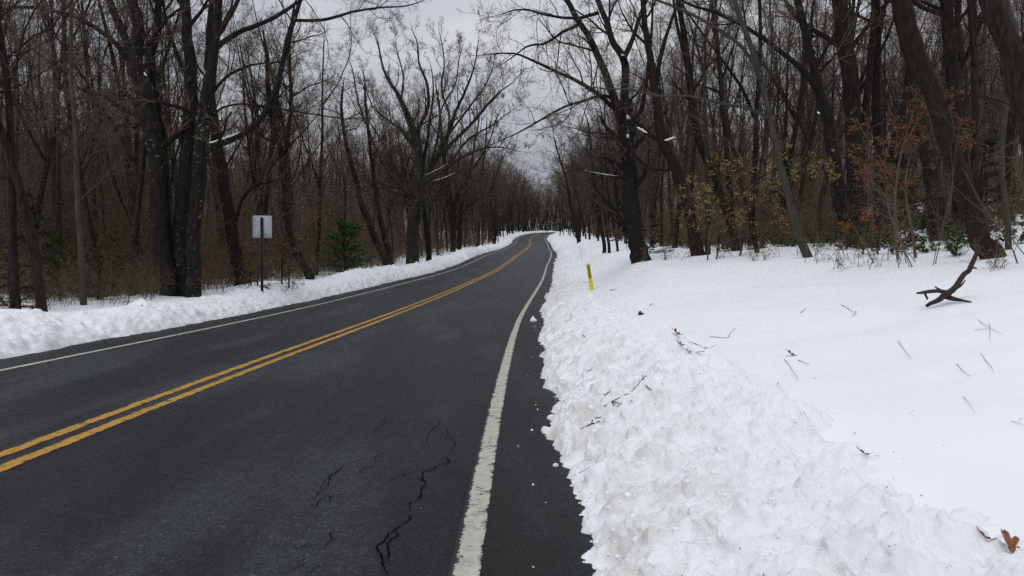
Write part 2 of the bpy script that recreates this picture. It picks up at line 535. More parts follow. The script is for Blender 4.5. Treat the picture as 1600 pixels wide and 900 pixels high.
# road
ry = np.concatenate([np.linspace(-25, 2, 20)[:-1], np.geomspace(2, 420, 330)])
rs = np.array([-4.75, -4.1, -3.8, -3.5, -3.3, -2, -.5, .5, 2, 3.3, 3.48, 3.6, 3.9, 4.2, 4.6])
Yr, Sr = np.meshgrid(ry, rs, indexing='ij')
Zr = zr_(Yr) + .0
me = mesh('road', np.stack([X_of(Sr, Yr), Yr, Zr], -1).reshape(-1, 3), [grid_faces(*Yr.shape)[:, ::-1]])
at = me.attributes.new('lane', 'FLOAT', 'POINT')
lane = np.array([.75, .75, .7, .3, .1, 0, .0, .0, 0, .0, .35, .55, .6, .7, .8], np.float32)
at.data.foreach_set('value', np.tile(lane, len(ry)))
road = ob('road', me, M['asphalt'])
tag(road, 'dark two lane asphalt road with cracks', kind='structure')

def line(name, s0, s1, m, lift, label, ragged=.012, y1=330, worn=None):
    yy = np.geomspace(2.0, y1, 1000)
    w = 9
    t = np.linspace(0, 1, w)[None]
    e0 = s0 + fbm(yy * 4, yy * 0 + s0, 7, 4) * ragged * 1.6
    e1 = s1 + fbm(yy * 4, yy * 0 + s1, 9, 4) * ragged * 1.6
    Ss = e0[:, None] * (1 - t) + e1[:, None] * t
    Yy = np.repeat(yy[:, None], w, 1)
    me = mesh(name, np.stack([X_of(Ss, Yy), Yy, zr_(Yy) + lift], -1).reshape(-1, 3), [grid_faces(len(yy), w)[:, ::-1]])
    a = me.attributes.new('edge', 'FLOAT', 'POINT')
    ed = np.abs(t * 2 - 1) ** 6 * .16 + np.zeros_like(Yy)
    if worn is not None: ed = ed + worn(t, Yy)
    a.data.foreach_set('value', ed.astype(np.float32).ravel())
    o = ob(name, me, m, road)
    o['label'] = label
    return o
line('yellow_line', -.35, -.215, M['yellow'], .004, 'left stripe of the double yellow centre line', .008)
line('yellow_line', -.09, .045, M['yellow'], .004, 'right stripe of the double yellow centre line', .008)
line('edge_line', 3.42, 3.575, M['white'], .004, 'worn white line beside the right shoulder', .003, worn=lambda t, y: np.clip(.30 - t * 1.2, 0, .3) * (.75 + .8 * np.abs(fbm(y * .5, y * 0, 3, 2))))
line('edge_line', -3.51, -3.39, M['white'], .004, 'thin white line along the left edge of the road', .006)

# asphalt cracks traced on the near lane
bpy.context.view_layer.update()
cam_m = np.array(cam.matrix_world)[:3, :3]
def ray(x, y):
    d = cam_m @ np.array([(x - 800) / F, -(y - 450) / F, -1.0])
    return d
from mathutils.bvhtree import BVHTree
def _tree(o):
    me = o.data
    v = np.empty(len(me.vertices) * 3, np.float32); me.vertices.foreach_get('co', v)
    q = np.empty(len(me.loops), np.int32); me.loops.foreach_get('vertex_index', q)
    return BVHTree.FromPolygons(v.reshape(-1, 3).tolist(), q.reshape(-1, 4).tolist())
TREES = [_tree(o) for o in (ground, bank_r, bank_l, road)]
def cast(o, d):
    best = None
    for t in TREES:
        loc, n, i, dist = t.ray_cast(o, d)
        if loc is not None and (best is None or dist < best[1]): best = (loc, dist)
    return best[0] if best else None
O3 = Vector((0, 0, EYE))
def hit(x, y):
    """the point of the snow or the tarmac where this line of sight lands"""
    d = Vector(ray(x, y)).normalized()
    loc = cast(O3, d)
    if loc is None: raise RuntimeError('no hit %s %s' % (x, y))
    return np.array(loc)
def drop(X, Y):
    return cast(Vector((X, Y, 60)), Vector((0, 0, -1))).z
def at_depth(x, y, Y):
    d = ray(x, y)
    return np.array([0, 0, EYE]) + d * (Y / d[1])
def on_road(x, y):
    d = ray(x, y); t = 1.0
    for _ in range(30):
        p = d * t; t = (EYE - zr_(p[1])) / -d[2]
    return d[:2] * t

CR = [
 [(620,900),(600,870),(598,830),(578,795),(568,760),(600,742),(620,705),(660,680),(700,655),(722,632),(712,612)],
 [(612,835),(622,800),(618,745),(660,715),(655,690)],
 [(690,612),(722,590),(720,560),(770,540),(775,500),(795,460),(780,452),(782,415),(830,400),(850,385),(905,370),(890,345),(850,358)],
 [(915,318),(932,295),(925,265),(900,240),(893,205)], [(798,280),(808,240),(830,212),(862,195),(855,165)],
 [(268,548),(300,505),(340,480),(345,440),(385,410),(415,378),(470,362),(520,350)], [(555,350),(588,332)],
 [(300,495),(322,460),(352,428),(388,405)],
 [(470,432),(490,405),(545,388),(592,376)], [(600,470),(650,440),(700,425),(770,405)], [(540,235),(570,210),(610,180),(605,155)],
 [(345,570),(345,540),(365,520)], [(275,585),(300,545),(320,540)], [(190,778),(235,750),(250,745)], [(315,775),(345,745),(355,690)],
 [(110,892),(180,870),(225,850),(220,810),(232,790)], [(250,890),(275,868),(300,850)], [(880,405),(895,412),(905,405)],
]
CR2 = [[(720,487),(735,484),(752,481)],[(733,490),(745,486),(760,487)],[(700,470),(716,468)],[(640,440),(650,437)],[(735,700),(748,701)],[(735,470),(755,466)]]
gc = Geo()
def crack(pts, wmax, seed):
    rr = np.random.default_rng(seed)
    P = [np.array(on_road(*p)) for p in pts]
    Q = [P[0]]
    for a, b in zip(P[:-1], P[1:]):
        n = max(2, int(np.linalg.norm(b - a) / .022))
        for k in range(1, n + 1):
            Q.append(a + (b - a) * k / n + rr.normal(0, .005, 2) * (k < n))
    Q = np.array(Q)
    T = nrm(np.gradient(Q, axis=0)); Nn = np.stack([-T[:, 1], T[:, 0]], -1)
    u = np.linspace(0, 1, len(Q))
    w = wmax * (.25 + .75 * rr.random(len(Q))) * np.minimum(1, np.minimum(u, 1 - u) * 7 + .15)
    A = Q + Nn * w[:, None]; B = Q - Nn * w[:, None]
    V = np.concatenate([np.c_[A, zr_(A[:, 1]) + .006], np.c_[B, zr_(B[:, 1]) + .006]])
    n = len(Q); i = np.arange(n - 1)
    gc.add(V, np.stack([i, n + i, n + i + 1, i + 1], -1))
for i, c in enumerate(CR): crack([(400 + x / 3, 600 + y / 3) for x, y in c], .0062 if i < 3 else (.0046 if i in (5,) else .0032), i)
for i, c in enumerate(CR2[:4]): crack(c, .006, 100 + i)
crr = np.random.default_rng(77)
for i, c in enumerate(CR):          # hairline offshoots
    for k in range(3 + len(c) // 2):
        x, y = c[crr.integers(0, len(c))]; p_ = [(x, y)]; a_ = crr.uniform(0, 6.28)
        for q_ in range(crr.integers(2, 5)):
            a_ += crr.normal(0, .5); x += math.cos(a_) * 16; y += math.sin(a_) * 11; p_.append((x, y))
        if y < 895: crack([(400 + x / 3, 600 + y / 3) for x, y in p_], .0015, 300 + i * 20 + k)
o = ob('cracks', gc.mesh('cracks', False), M['crack'], road)
o['label'] = 'branching cracks in the near lane'; o['kind'] = 'stuff'

# ------------------------------------------------------------------ loose snow clods and grit
def clod_mesh(g, c, r, seed):
    rr = np.random.default_rng(seed)
    m, k = 6, 3
    th = np.linspace(0, math.pi, k + 2)[1:-1]
    a = np.arange(m) * 2 * math.pi / m
    pts = [[0, 0, 1.0]] + [[math.sin(t) * math.cos(b), math.sin(t) * math.sin(b), math.cos(t)] for t in th for b in a] + [[0, 0, -1.0]]
    pts = np.array(pts) * (1 + rr.normal(0, .20, (len(pts), 1)))
    pts = pts * np.array([1, .75 + .4 * rr.random(), .6 + .35 * rr.random()]) * r
    ang = rr.random() * 6.3
    ca, sa = math.cos(ang), math.sin(ang)
    pts = pts @ np.array([[ca, -sa, 0], [sa, ca, 0], [0, 0, 1]]).T + c
    T = [[0, 1 + j, 1 + (j + 1) % m] for j in range(m)]
    Q = [[1 + i * m + j, 1 + (i + 1) * m + j, 1 + (i + 1) * m + (j + 1) % m, 1 + i * m + (j + 1) % m] for i in range(k - 1) for j in range(m)]
    e = len(pts) - 1; b0 = 1 + (k - 1) * m
    T += [[e, b0 + (j + 1) % m, b0 + j] for j in range(m)]
    g.add(pts, Q, T)
g = Geo()
for i in range(2800):
    Y = 2.2 + 24 * rng.random() ** 1.9
    side = 1 if rng.random() < .7 else -1
    if side < 0: Y = 9 + 30 * rng.random()
    q = (4.12 if side > 0 else 4.40) + abs(rng.normal(0, .40))
    if q > 5.6: continue
    s = q * side
    r = min(.03, .004 + .005 * rng.exponential(1.0)) * (1.5 if side < 0 else 1)
    X = float(X_of(s, Y))
    clod_mesh(g, np.array([X, Y, drop(X, Y) - r * .05]), r, i)
for i in range(14):
    Y = 2.5 + 22 * rng.random() ** 1.4
    s = 4.0 - abs(rng.normal(0, .09)) - .03
    r = .004 + .007 * rng.random()
    clod_mesh(g, np.array([float(X_of(s, Y)), Y, float(zr_(Y)) + r * .5]), r, 5000 + i)
o = ob('snow_crumbs', g.mesh('snow_crumbs'), M['snow_clean'])
tag(o, 'loose crumbs and clods of snow fallen along the bank edges', kind='stuff')
g = Geo()
for i in range(420):
    Y = 2.4 + 16 * rng.random() ** 1.5
    q = 4.15 + 2.2 * rng.random() ** 1.3
    X = float(X_of(q, Y)); r = .0016 + .003 * rng.random() ** 3
    clod_mesh(g, np.array([X, Y, drop(X, Y) + r * .4]), r, 9000 + i)
o = ob('road_grit', g.mesh('road_grit'), M['grit'])
tag(o, 'dark grit thrown onto the ploughed snow', kind='stuff')

def single_clod(px, py, r, label, name='snow_lump', mt='snow_clean', seed=1):
    p = hit(px, py); g = Geo(); clod_mesh(g, np.zeros(3), r, seed)
    for k in range(5):
        aa = k * 1.3; clod_mesh(g, np.array([math.cos(aa) * r * .6, math.sin(aa) * r * .4, -r * .1]), r * .55, seed * 10 + k)
    o = ob(name, g.mesh(name), M[mt]); o.location = (p[0], p[1], p[2] + r * .45)
    return tag(o, label, 'snow lump', None)
single_clod(833, 503, .085, 'fist sized snow lump alone on the asphalt right of the white line', seed=3)
single_clod(868, 729, .020, 'tiny snow lump on the asphalt close to the foot of the bank', seed=4)
single_clod(1001, 492, .055, 'grey dirty snow clump where the ploughed bank meets the smooth snow', 'dirty_snow_clump', 'grit', 6)

# ------------------------------------------------------------------ trees: branch growing
def resample(P, Rd, K):
    P = np.asarray(P, float); Rd = np.asarray(Rd, float)
    d = np.concatenate([[0], np.cumsum(np.linalg.norm(np.diff(P, axis=0), axis=1))])
    # smooth through the points (Catmull-Rom)
    n = len(P)
    tt = np.linspace(0, d[-1], K)
    outp = []
    m = np.gradient(P, d, axis=0)
    for t in tt:
        i = min(n - 2, max(0, np.searchsorted(d, t) - 1))
        h = d[i + 1] - d[i]; u = (t - d[i]) / h
        outp.append((2*u**3-3*u**2+1)*P[i] + (u**3-2*u**2+u)*h*m[i] + (-2*u**3+3*u**2)*P[i+1] + (u**3-u**2)*h*m[i+1])
    return np.array(outp), np.interp(tt, d, Rd)

def grow(P, Rd, n, rr, tmin=.25, tmax=1.0, ang=(35, 65), ratio=.45, K=6, up=.05, wig=.12, rfac=.55, tip=.35, taper_len=.5, minr=.0025, absL=None, power=1.0):
    """children for every parent polyline at once"""
    Np, Kp, _ = P.shape
    idx = np.repeat(np.arange(Np), n)
    m = len(idx)
    t = tmin + (tmax - tmin) * rr.random(m) ** power
    f = t * (Kp - 1); i0 = np.minimum(Kp - 2, f.astype(int)); u = (f - i0)[:, None]
    p = P[idx, i0] * (1 - u) + P[idx, i0 + 1] * u
    T = nrm(P[idx, i0 + 1] - P[idx, i0])
    rp = Rd[idx, i0] * (1 - u[:, 0]) + Rd[idx, i0 + 1] * u[:, 0]
    plen = np.linalg.norm(np.diff(P, axis=1), axis=2).sum(1)[idx]
    rnd = rr.normal(size=(m, 3))
    perp = nrm(rnd - (rnd * T).sum(1, keepdims=True) * T)
    a = np.radians(ang[0] + (ang[1] - ang[0]) * rr.random(m))[:, None]
    D = np.cos(a) * T + np.sin(a) * perp
    Lc = (absL if absL is not None else plen * ratio) * (1 - taper_len * (t - tmin) / max(1e-6, 1 - tmin)) * (.6 + .7 * rr.random(m))
    out_ = np.zeros((m, K, 3)); out_[:, 0] = p
    q = p.copy()
    for k in range(1, K):
        D = nrm(D + rr.normal(size=(m, 3)) * wig + np.array([0, 0, up]))
        q = q + D * (Lc / (K - 1))[:, None]
        out_[:, k] = q
    r0 = np.maximum(minr, rp * rfac * (.7 + .4 * rr.random(m)))
    rd = r0[:, None] * np.linspace(1, tip, K)[None]
    return out_, np.maximum(rd, minr * .6)

def crown_of(limbs, rr, cfg, fine_min=.003):
    """limbs: list of (P,R) polylines -> limb Geo additions and twig Geo"""
    tw = Geo(); lg = Geo()
    K0 = 12
    PP = np.array([resample(p, r, K0)[0] for p, r in limbs]); RR = np.array([resample(p, r, K0)[1] for p, r in limbs])
    n1, n2, n3, n4 = cfg['n']
    a, ar = grow(PP, RR, n1, rr, cfg.get('t1', .25), 1.0, cfg.get('ang1', (35, 70)), K=8, up=cfg.get('up', .08), wig=.16, rfac=cfg.get('rf', .45), absL=cfg.get('L1'), ratio=cfg.get('ratio', .35), taper_len=.55, power=cfg.get('power', 1.0))
    lg.tubes(a, ar, 5)
    b, br = grow(a, ar, n2, rr, .2, 1.0, (30, 60), K=6, up=cfg.get('up', .08), wig=.16, ratio=.5, rfac=.6, minr=fine_min * 1.3)
    tw.tubes(b, br, 3)
    c, cr = grow(b, br, n3, rr, .15, 1.0, (25, 60), K=5, up=.06, wig=.16, ratio=.55, rfac=.65, minr=fine_min)
    tw.tubes(c, cr, 3)
    if n4:
        d, dr = grow(c, cr, n4, rr, .15, 1.0, (25, 55), K=3, up=.05, wig=.14, ratio=.6, rfac=.75, minr=fine_min * .85)
        tw.tubes(d, dr, 3)
        return lg, tw, d
    return lg, tw, c

def forest_proto(seed, H=15, r=.14, t1=.35, fork=False, nn=(25, 6, 6, 2), up=.10, lean=.04):
    rr = np.random.default_rng(seed)
    K = 10
    P = np.zeros((K, 3)); d = np.array([rr.normal(0, lean), rr.normal(0, lean), 1.0])
    for k in range(1, K):
        d = nrm(d + rr.normal(size=3) * np.array([.06, .06, 0]))
        P[k] = P[k - 1] + d * H / (K - 1)
    Rd = r * np.array([1.35, 1.0, .92, .84, .75, .64, .52, .40, .27, .12])
    P[0, 2] -= .6
    g = Geo(); limbs = [(P, Rd)]
    g.tubes(*[x[None] for x in resample(P, Rd, 18)], 8)
    nf = rr.integers(2, 5) if fork else rr.integers(0, 2)
    for k in range(nf):
        i = rr.integers(3, 7)
        a = rr.random() * 6.28; dd = nrm(np.array([math.cos(a) * .5, math.sin(a) * .5, 1.0]))
        Q = [P[i]]
        for j in range(7):
            dd = nrm(dd + rr.normal(size=3) * .1 + np.array([0, 0, .08])); Q.append(Q[-1] + dd * (H * (.07 + .03 * rr.random())))
        Q = np.array(Q); qr = Rd[i] * .75 * np.linspace(1, .15, 8)
        g.tubes(*[x[None] for x in resample(Q, qr, 12)], 6)
        limbs.append((Q, qr))
    n1 = max(5, int(nn[0] / (1 + .5 * nf)))
    lg, tw, _ = crown_of(limbs, rr, dict(n=(n1, nn[1], nn[2], nn[3]), t1=t1, L1=H * .20, up=up, rf=.34), .0050)
    g.V += []
    n0 = g.n
    for V_, Q_ in zip(lg.V, lg.Q):
        g.add(V_, Q_)
    return g.mesh('trunk'), tw.mesh('crown')

protos = []
specs = [dict(H=15, r=.12, fork=True), dict(H=14, r=.09), dict(H=16, r=.135, t1=.4), dict(H=13, r=.08, t1=.25), dict(H=14, r=.10, fork=True, t1=.3),
         dict(H=14, r=.09, lean=.07), dict(H=15, r=.12, fork=True, lean=.05), dict(H=12, r=.065, t1=.2)]
for i, sp in enumerate(specs):
    a, b = forest_proto(100 + i, **sp)
    tm = [M['bark'], M['bark'], M['bark'], M['bark_red'], M['bark_moss'], M['bark'], M['bark'], M['bark_pale']][i]
    a.materials.append(tm)
    b.materials.append(M['twig'] if i % 3 else M['twig_pale'])
    protos.append((a, b))

# ------------------------------------------------------------------ hero trees, each traced limb by limb at its own distance
def hero(label, Y, stems, cfg=None, bark='bark', twig='twig', name='bare_tree', seed=1, snow=None, spread=1.0, extend=True, group=None, base=None, Hmax=15, kt=.0044):
    """stems: list of dict(p=[(x,y,w_px)...], y=depth drift, trunk=bool)"""
    rr = np.random.default_rng(seed)
    cfg = dict(dict(n=(9, 6, 5, 2), t1=.2, L1=2.6, up=.06), **(cfg or {}))
    limbs = []; g = Geo()
    base_p = None
    for st in stems:
        pts = st['p']; dy = st.get('dy', 0)
        n = len(pts); P = []; Rd = []
        for i, (x, y, w) in enumerate(pts):
            Yi = Y + st.get('y0', 0) + dy * i / max(1, n - 1)
            P.append(at_depth(x, y, Yi)); Rd.append(w * Yi / F / 2 * (1 if st.get('trunk') else st.get('k', 1 if Y < 40 else .75)))
        P = np.array(P); Rd = np.array(Rd)
        trunk = st.get('trunk', False)
        if trunk:
            z = ground_z(P[0, 0], P[0, 1])
            foot = P[0].copy(); foot[2] = min(float(z), P[0, 2]) - .5
            if base_p is None: base_p = np.array([P[0, 0], P[0, 1], float(z)])
            kk = np.array([P[0, 0], P[0, 1], max(P[0, 2], float(z) + .05)])
            P = np.vstack([foot, P]); Rd = np.concatenate([[Rd[0] * 1.25], Rd])
            P[1] = kk if P[2, 2] > kk[2] + .1 else P[1]
        if st.get('ext', pts[-1][1] <= 5):
            # runs on above the frame
            d = nrm(P[-1] - P[-2]); q = P[-1]; r = Rd[-1]
            L_ = st.get('L', max(2.0, min(7, (Hmax - q[2]))))
            E = []; Er = []
            for k in range(1, 6):
                d = nrm(d + rr.normal(size=3) * .10 + np.array([0, 0, .05])); q = q + d * L_ / 5
                E.append(q); Er.append(max(.006, r * (1 - .17 * k)))
            P = np.vstack([P, E]); Rd = np.concatenate([Rd, Er])
        else:
            d = nrm(P[-1] - P[-2]); q = P[-1]; st_ = .22 + .005 * Y; r_ = Rd[-1]; E = []; Er = []
            for k in range(3):
                d = nrm(d + rr.normal(size=3) * .12 + np.array([0, 0, .04])); q = q + d * st_; E.append(q); Er.append(r_ * (.7, .42, .15)[k])
            P = np.vstack([P, E]); Rd = np.concatenate([Rd, Er])
        K = max(10, len(P) * 3)
        Pr, Rr = resample(P, Rd, K)
        Pr[2:-1] += rr.normal(size=(K - 3, 3)) * (Rr[2:-1, None] * .10)
        g.tubes(Pr[None], Rr[None], 12 if Rd.max() > .1 else 7)
        if st.get('bare'): continue
        limbs.append((P, Rd))
        st['P'] = Pr; st['R'] = Rr
    lg, tw, tips = crown_of(limbs, rr, cfg, kt)
    for V_, Q_ in zip(lg.V, lg.Q): g.add(V_, Q_)
    bp = base_p if base_p is not None else limbs[0][0][0]
    e = empty(name, bp, label, 'tree', group)
    for nm, geo, mt in (('trunk', g, bark), ('crown', tw, twig)):
        geo.V = [v - bp for v in geo.V]
        ob(nm, geo.mesh(nm), M[mt], e)
    if snow:
        for it in snow:
            pts, w = it[:2]; ya, yb = it[2:] if len(it) > 2 else (.05, .05)
            sg = Geo()
            P = np.array([at_depth(x, y, Y - ya - (yb - ya) * i / (len(pts) - 1)) for i, (x, y) in enumerate(pts)])
            P, rd = resample(P, np.full(len(P), w * Y / F / 2), 9)
            P = P + rr.normal(size=P.shape) * w * Y / F * .12
            rd = rd * np.array([.25, .8, 1, .9, 1.1, 1, .85, .6, .1])
            sg.tubes(P[None], rd[None], 6)
            sg.V = [v - bp for v in sg.V]
            ob('snow_cap', sg.mesh('snow_cap'), M['snow_clean'], e)
    return e

# -- left of the road
hero('massive clump of dark lichen spotted trunks rising from the left snow bank', 24.6, [
    dict(p=[(263, 462, 26), (252, 380, 23), (250, 300, 24), (240, 220, 27), (228, 150, 27), (209, 88, 24), (218, 50, 17), (206, 0, 16)], trunk=True),
    dict(p=[(285, 463, 26), (281, 380, 22), (287, 290, 22), (295, 200, 21), (299, 110, 19), (293, 60, 16), (290, 0, 14)], trunk=True, y0=.35),
    dict(p=[(302, 463, 24), (303, 390, 20), (309, 300, 21), (316, 210, 22), (329, 120, 17), (337, 60, 14), (342, 0, 12)], trunk=True, y0=-.2),
    dict(p=[(272, 462, 16), (262, 350, 12), (255, 230, 10), (248, 160, 9), (238, 100, 8), (246, 40, 7), (250, 0, 6)], trunk=True, y0=.6),
    dict(p=[(209, 92, 13), (190, 45, 12), (170, 0, 11)], dy=-.6),
    dict(p=[(205, 100, 10), (178, 66, 8), (140, 38, 7), (95, 20, 6), (60, 12, 5), (25, 12, 4), (-10, 18, 3)], dy=-1.5),
    dict(p=[(314, 232, 12), (330, 229, 12), (350, 222, 11), (385, 207, 10), (412, 180, 9), (430, 140, 8), (444, 90, 8), (456, 45, 6), (470, 0, 5)], dy=-1.5),
    dict(p=[(327, 90, 10), (345, 68, 9), (375, 50, 8), (405, 38, 7), (440, 20, 6), (470, 0, 5)], dy=-1),
    dict(p=[(333, 66, 9), (350, 40, 8), (363, 18, 7), (372, 0, 6)], dy=.8),
    dict(p=[(297, 130, 7), (275, 80, 6), (262, 40, 5), (255, 0, 4)], dy=1),
    dict(p=[(322, 165, 6), (345, 128, 5), (375, 108, 4), (402, 100, 3), (440, 96, 2)], dy=-1),
    dict(p=[(230, 180, 6), (200, 150, 5), (170, 150, 4), (140, 158, 3)], dy=-.8),
    dict(p=[(460, 32, 5), (510, 30, 5), (545, 20, 4), (590, 12, 3), (640, 8, 2)], dy=.6),
    dict(p=[(325, 190, 4), (345, 170, 3.5), (370, 163, 3.2), (400, 164, 3), (450, 172, 2.6), (500, 180, 2.2), (550, 186, 1.6)], dy=-2),
  ], dict(n=(8, 6, 5, 2), t1=.3, L1=2.4), bark='bark_lichen', seed=3,
  snow=[([(321, 225), (345, 218), (378, 205)], 3.2, .22, .62), ([(225, 113), (229, 119)], 2.2, .3, .3), ([(305, 178), (308, 186)], 2.2, .3, .3)])
hero('dark trunk leaning left between the trunk clump and the metal sign', 29.5, [
    dict(p=[(378, 446, 24), (368, 390, 21), (357, 330, 19), (346, 260, 17), (336, 200, 15), (330, 150, 13), (326, 80, 10), (330, 0, 8)], trunk=True),
    dict(p=[(366, 360, 6), (380, 310, 5), (400, 290, 4), (420, 285, 3)], dy=-1)], dict(t1=.5, n=(7, 5, 5, 3)), seed=4)
hero('crooked dark tree bent to the left just right of the metal sign', 38, [
    dict(p=[(484, 434, 15), (476, 415, 14), (462, 390, 13), (450, 345, 11), (446, 300, 10), (441, 245, 10), (428, 200, 9), (420, 150, 8), (416, 80, 6)], trunk=True),
    dict(p=[(446, 270, 7), (450, 220, 6), (455, 150, 6), (452, 80, 5), (458, 20, 4)])], dict(t1=.4, n=(8, 6, 5, 3)), seed=5)
hero('slanting pair of dark trunks left of the large round crowned tree', 53, [
    dict(p=[(604, 418, 12), (592, 385, 11), (575, 345, 10), (562, 310, 9), (556, 280, 8), (540, 220, 6), (534, 150, 4)], trunk=True),
    dict(p=[(612, 414, 11), (602, 375, 9), (592, 330, 7), (585, 280, 6), (575, 200, 5), (570, 140, 3)], trunk=True, y0=.8)], dict(t1=.35, n=(9, 6, 5, 3), L1=3), seed=6, kt=.0075)
hero('large mossy tree with a broad round crown beside the left bank', 60, [
    dict(p=[(645, 414, 22), (645, 380, 18), (646, 340, 18), (652, 300, 16), (654, 270, 13), (652, 225, 10), (638, 180, 8), (620, 145, 6), (600, 110, 4), (592, 75, 2.5)], trunk=True),
    dict(p=[(654, 272, 12), (656, 240, 10), (655, 200, 8), (668, 170, 7), (667, 130, 6), (655, 100, 4), (650, 60, 2.5)], dy=1),
    dict(p=[(650, 340, 13), (642, 310, 12), (628, 292, 9), (605, 265, 8), (590, 240, 6), (575, 200, 5), (560, 160, 4), (552, 115, 2.5)], dy=-2),
    dict(p=[(655, 300, 13), (668, 272, 12), (682, 245, 11), (700, 210, 9), (712, 175, 7), (730, 135, 5), (742, 100, 3), (746, 75, 2)], dy=1.5),
    dict(p=[(686, 240, 8), (715, 215, 7), (740, 190, 6), (765, 160, 5), (785, 140, 3), (800, 130, 2)], dy=-1.5),
    dict(p=[(664, 285, 9), (690, 268, 8), (712, 252, 6), (742, 236, 5), (770, 230, 3), (795, 232, 2)], dy=-1.5),
    dict(p=[(700, 212, 6), (702, 180, 5), (690, 140, 4), (694, 100, 3), (690, 65, 2)], dy=1),
    dict(p=[(653, 235, 6), (630, 205, 5), (610, 190, 4), (585, 170, 3), (570, 130, 2)], dy=2),
    dict(p=[(641, 310, 6), (615, 300, 5), (590, 290, 4), (570, 292, 3)], dy=-1),
    dict(p=[(685, 300, 4), (660, 330, 6), (652, 350, 8)][::-1], dy=-.6),
    dict(p=[(640, 315, 6), (622, 270, 5), (598, 225, 4), (580, 195, 3), (556, 170, 2), (546, 150, 1.5)], dy=1.2),
    dict(p=[(657, 250, 6), (640, 200, 5), (628, 160, 4), (630, 120, 3), (622, 85, 2)], dy=-1.2),
    dict(p=[(668, 270, 6), (684, 215, 5), (690, 170, 4), (712, 130, 3), (718, 90, 2)], dy=-1),
    dict(p=[(705, 205, 5), (735, 165, 4), (760, 130, 3), (770, 105, 2)], dy=1.5),
    dict(p=[(700, 260, 5), (735, 215, 4), (770, 195, 3), (790, 180, 2)], dy=1.2)],
    dict(n=(15, 6, 5, 2), t1=.15, L1=2.7, up=.16, ang1=(30, 70)), bark='bark_moss', seed=7, kt=.0075,
    snow=[([(664, 274), (685, 264), (700, 255)], .7, .5, .9), ([(676, 283), (700, 275), (712, 269)], .9, .5, .9)])
hero('slim straight tree close to the right side of the mossy tree', 66, [
    dict(p=[(670, 411, 9), (667, 370, 8), (662, 320, 7), (660, 270, 6), (670, 200, 4), (676, 120, 2)], trunk=True, y0=0)], dict(t1=.4, n=(12, 6, 5, 3), L1=2.8), seed=8, kt=.009)
hero('dark forked tree at the bank where the woods narrow toward the bend', 85, [
    dict(p=[(708, 402, 9), (708, 370, 8), (706, 330, 8), (700, 290, 8), (696, 260, 6), (690, 210, 5), (684, 150, 3)], trunk=True),
    dict(p=[(706, 335, 7), (715, 305, 6), (728, 280, 5), (745, 255, 4), (765, 220, 3), (778, 180, 2)], dy=1.5),
    dict(p=[(708, 345, 5), (725, 330, 4), (745, 312, 3), (765, 300, 2)], dy=-1.5)], dict(n=(13, 7, 6, 3), t1=.15, L1=3.8, up=.12), seed=9, kt=.011,
    snow=[([(722, 331), (733, 323)], .8)])
hero('forked roadside tree next after the dark forked one toward the bend', 92, [
    dict(p=[(718, 398, 7), (718, 360, 6), (722, 320, 5), (735, 270, 4), (742, 220, 3), (748, 190, 2)], trunk=True),
    dict(p=[(721, 330, 4), (712, 290, 4), (718, 240, 3), (722, 190, 2)], dy=1)], dict(n=(13, 7, 6, 3), t1=.15, L1=3.8, up=.12), seed=10, kt=.012)
hero('mossy grey trunk beyond the forked trees near the left bend', 108, [
    dict(p=[(747, 393, 6), (748, 360, 5), (750, 320, 4.5), (752, 280, 4), (758, 230, 3), (760, 200, 2)], trunk=True),
    dict(p=[(750, 330, 4), (765, 300, 3), (778, 265, 2.5), (790, 240, 1.6)], dy=1)], dict(n=(14, 7, 6, 3), t1=.2, L1=4, up=.12), bark='bark_moss', seed=11, kt=.013)
hero('short dark broken trunk beside the left bank before the bend', 148, [
    dict(p=[(772, 383, 6), (774, 365, 5.5), (774, 350, 4), (775, 335, 2), (775, 325, 1)], trunk=True)], dict(n=(4, 3, 3, 0), L1=1.0, t1=.5), seed=12, kt=.008, name='tree_snag')

# -- right of the road
hero('stout dark tree with a lichen streak standing alone at the right wood edge', 29, [
    dict(p=[(1001, 404, 31), (994, 375, 26), (988, 330, 24), (984, 280, 23), (980, 230, 22), (978, 195, 24)], trunk=True, ext=False),
    dict(p=[(979, 205, 15), (966, 172, 13), (955, 140, 12), (940, 100, 11), (925, 66, 10), (905, 35, 9), (886, 0, 8)], dy=-1),
    dict(p=[(980, 200, 15), (977, 150, 13), (974, 90, 12), (958, 66, 10), (948, 35, 9), (934, 0, 8)], dy=1),
    dict(p=[(974, 92, 9), (988, 62, 7), (998, 30, 6), (1010, 0, 5)], dy=.6),
    dict(p=[(972, 180, 8), (940, 152, 7), (905, 128, 6), (870, 112, 5), (835, 96, 4), (805, 84, 3), (775, 84, 2)], dy=-2.5),
    dict(p=[(970, 160, 6), (945, 150, 5), (910, 158, 4), (880, 168, 4), (840, 190, 3), (800, 212, 2)], dy=-2),
    dict(p=[(981, 195, 10), (998, 180, 8), (1008, 140, 6), (1014, 100, 5), (1018, 50, 4), (1020, 0, 3)], dy=1.5),
    dict(p=[(984, 280, 5), (960, 276, 4), (935, 272, 4), (910, 266, 2.5)], dy=-.6),
    dict(p=[(905, 38, 6), (880, 50, 5), (850, 68, 4), (825, 72, 3), (800, 90, 2)], dy=-1),
    dict(p=[(935, 20, 6), (905, 28, 5), (860, 25, 4), (820, 15, 3), (795, 18, 2)], dy=1.5)],
    dict(n=(11, 6, 5, 2), t1=.15, L1=2.8, up=.05), bark='bark_lichen', twig='twig_pale', seed=21, kt=.0046,
    snow=[([(980, 180), (984, 184)], 6, .36, .36), ([(979, 210), (983, 215)], 4, .36, .36), ([(912, 266), (930, 270), (966, 275)], 1.0, .62, .3), ([(970, 85), (976, 87)], 2.5, .1, .1)])
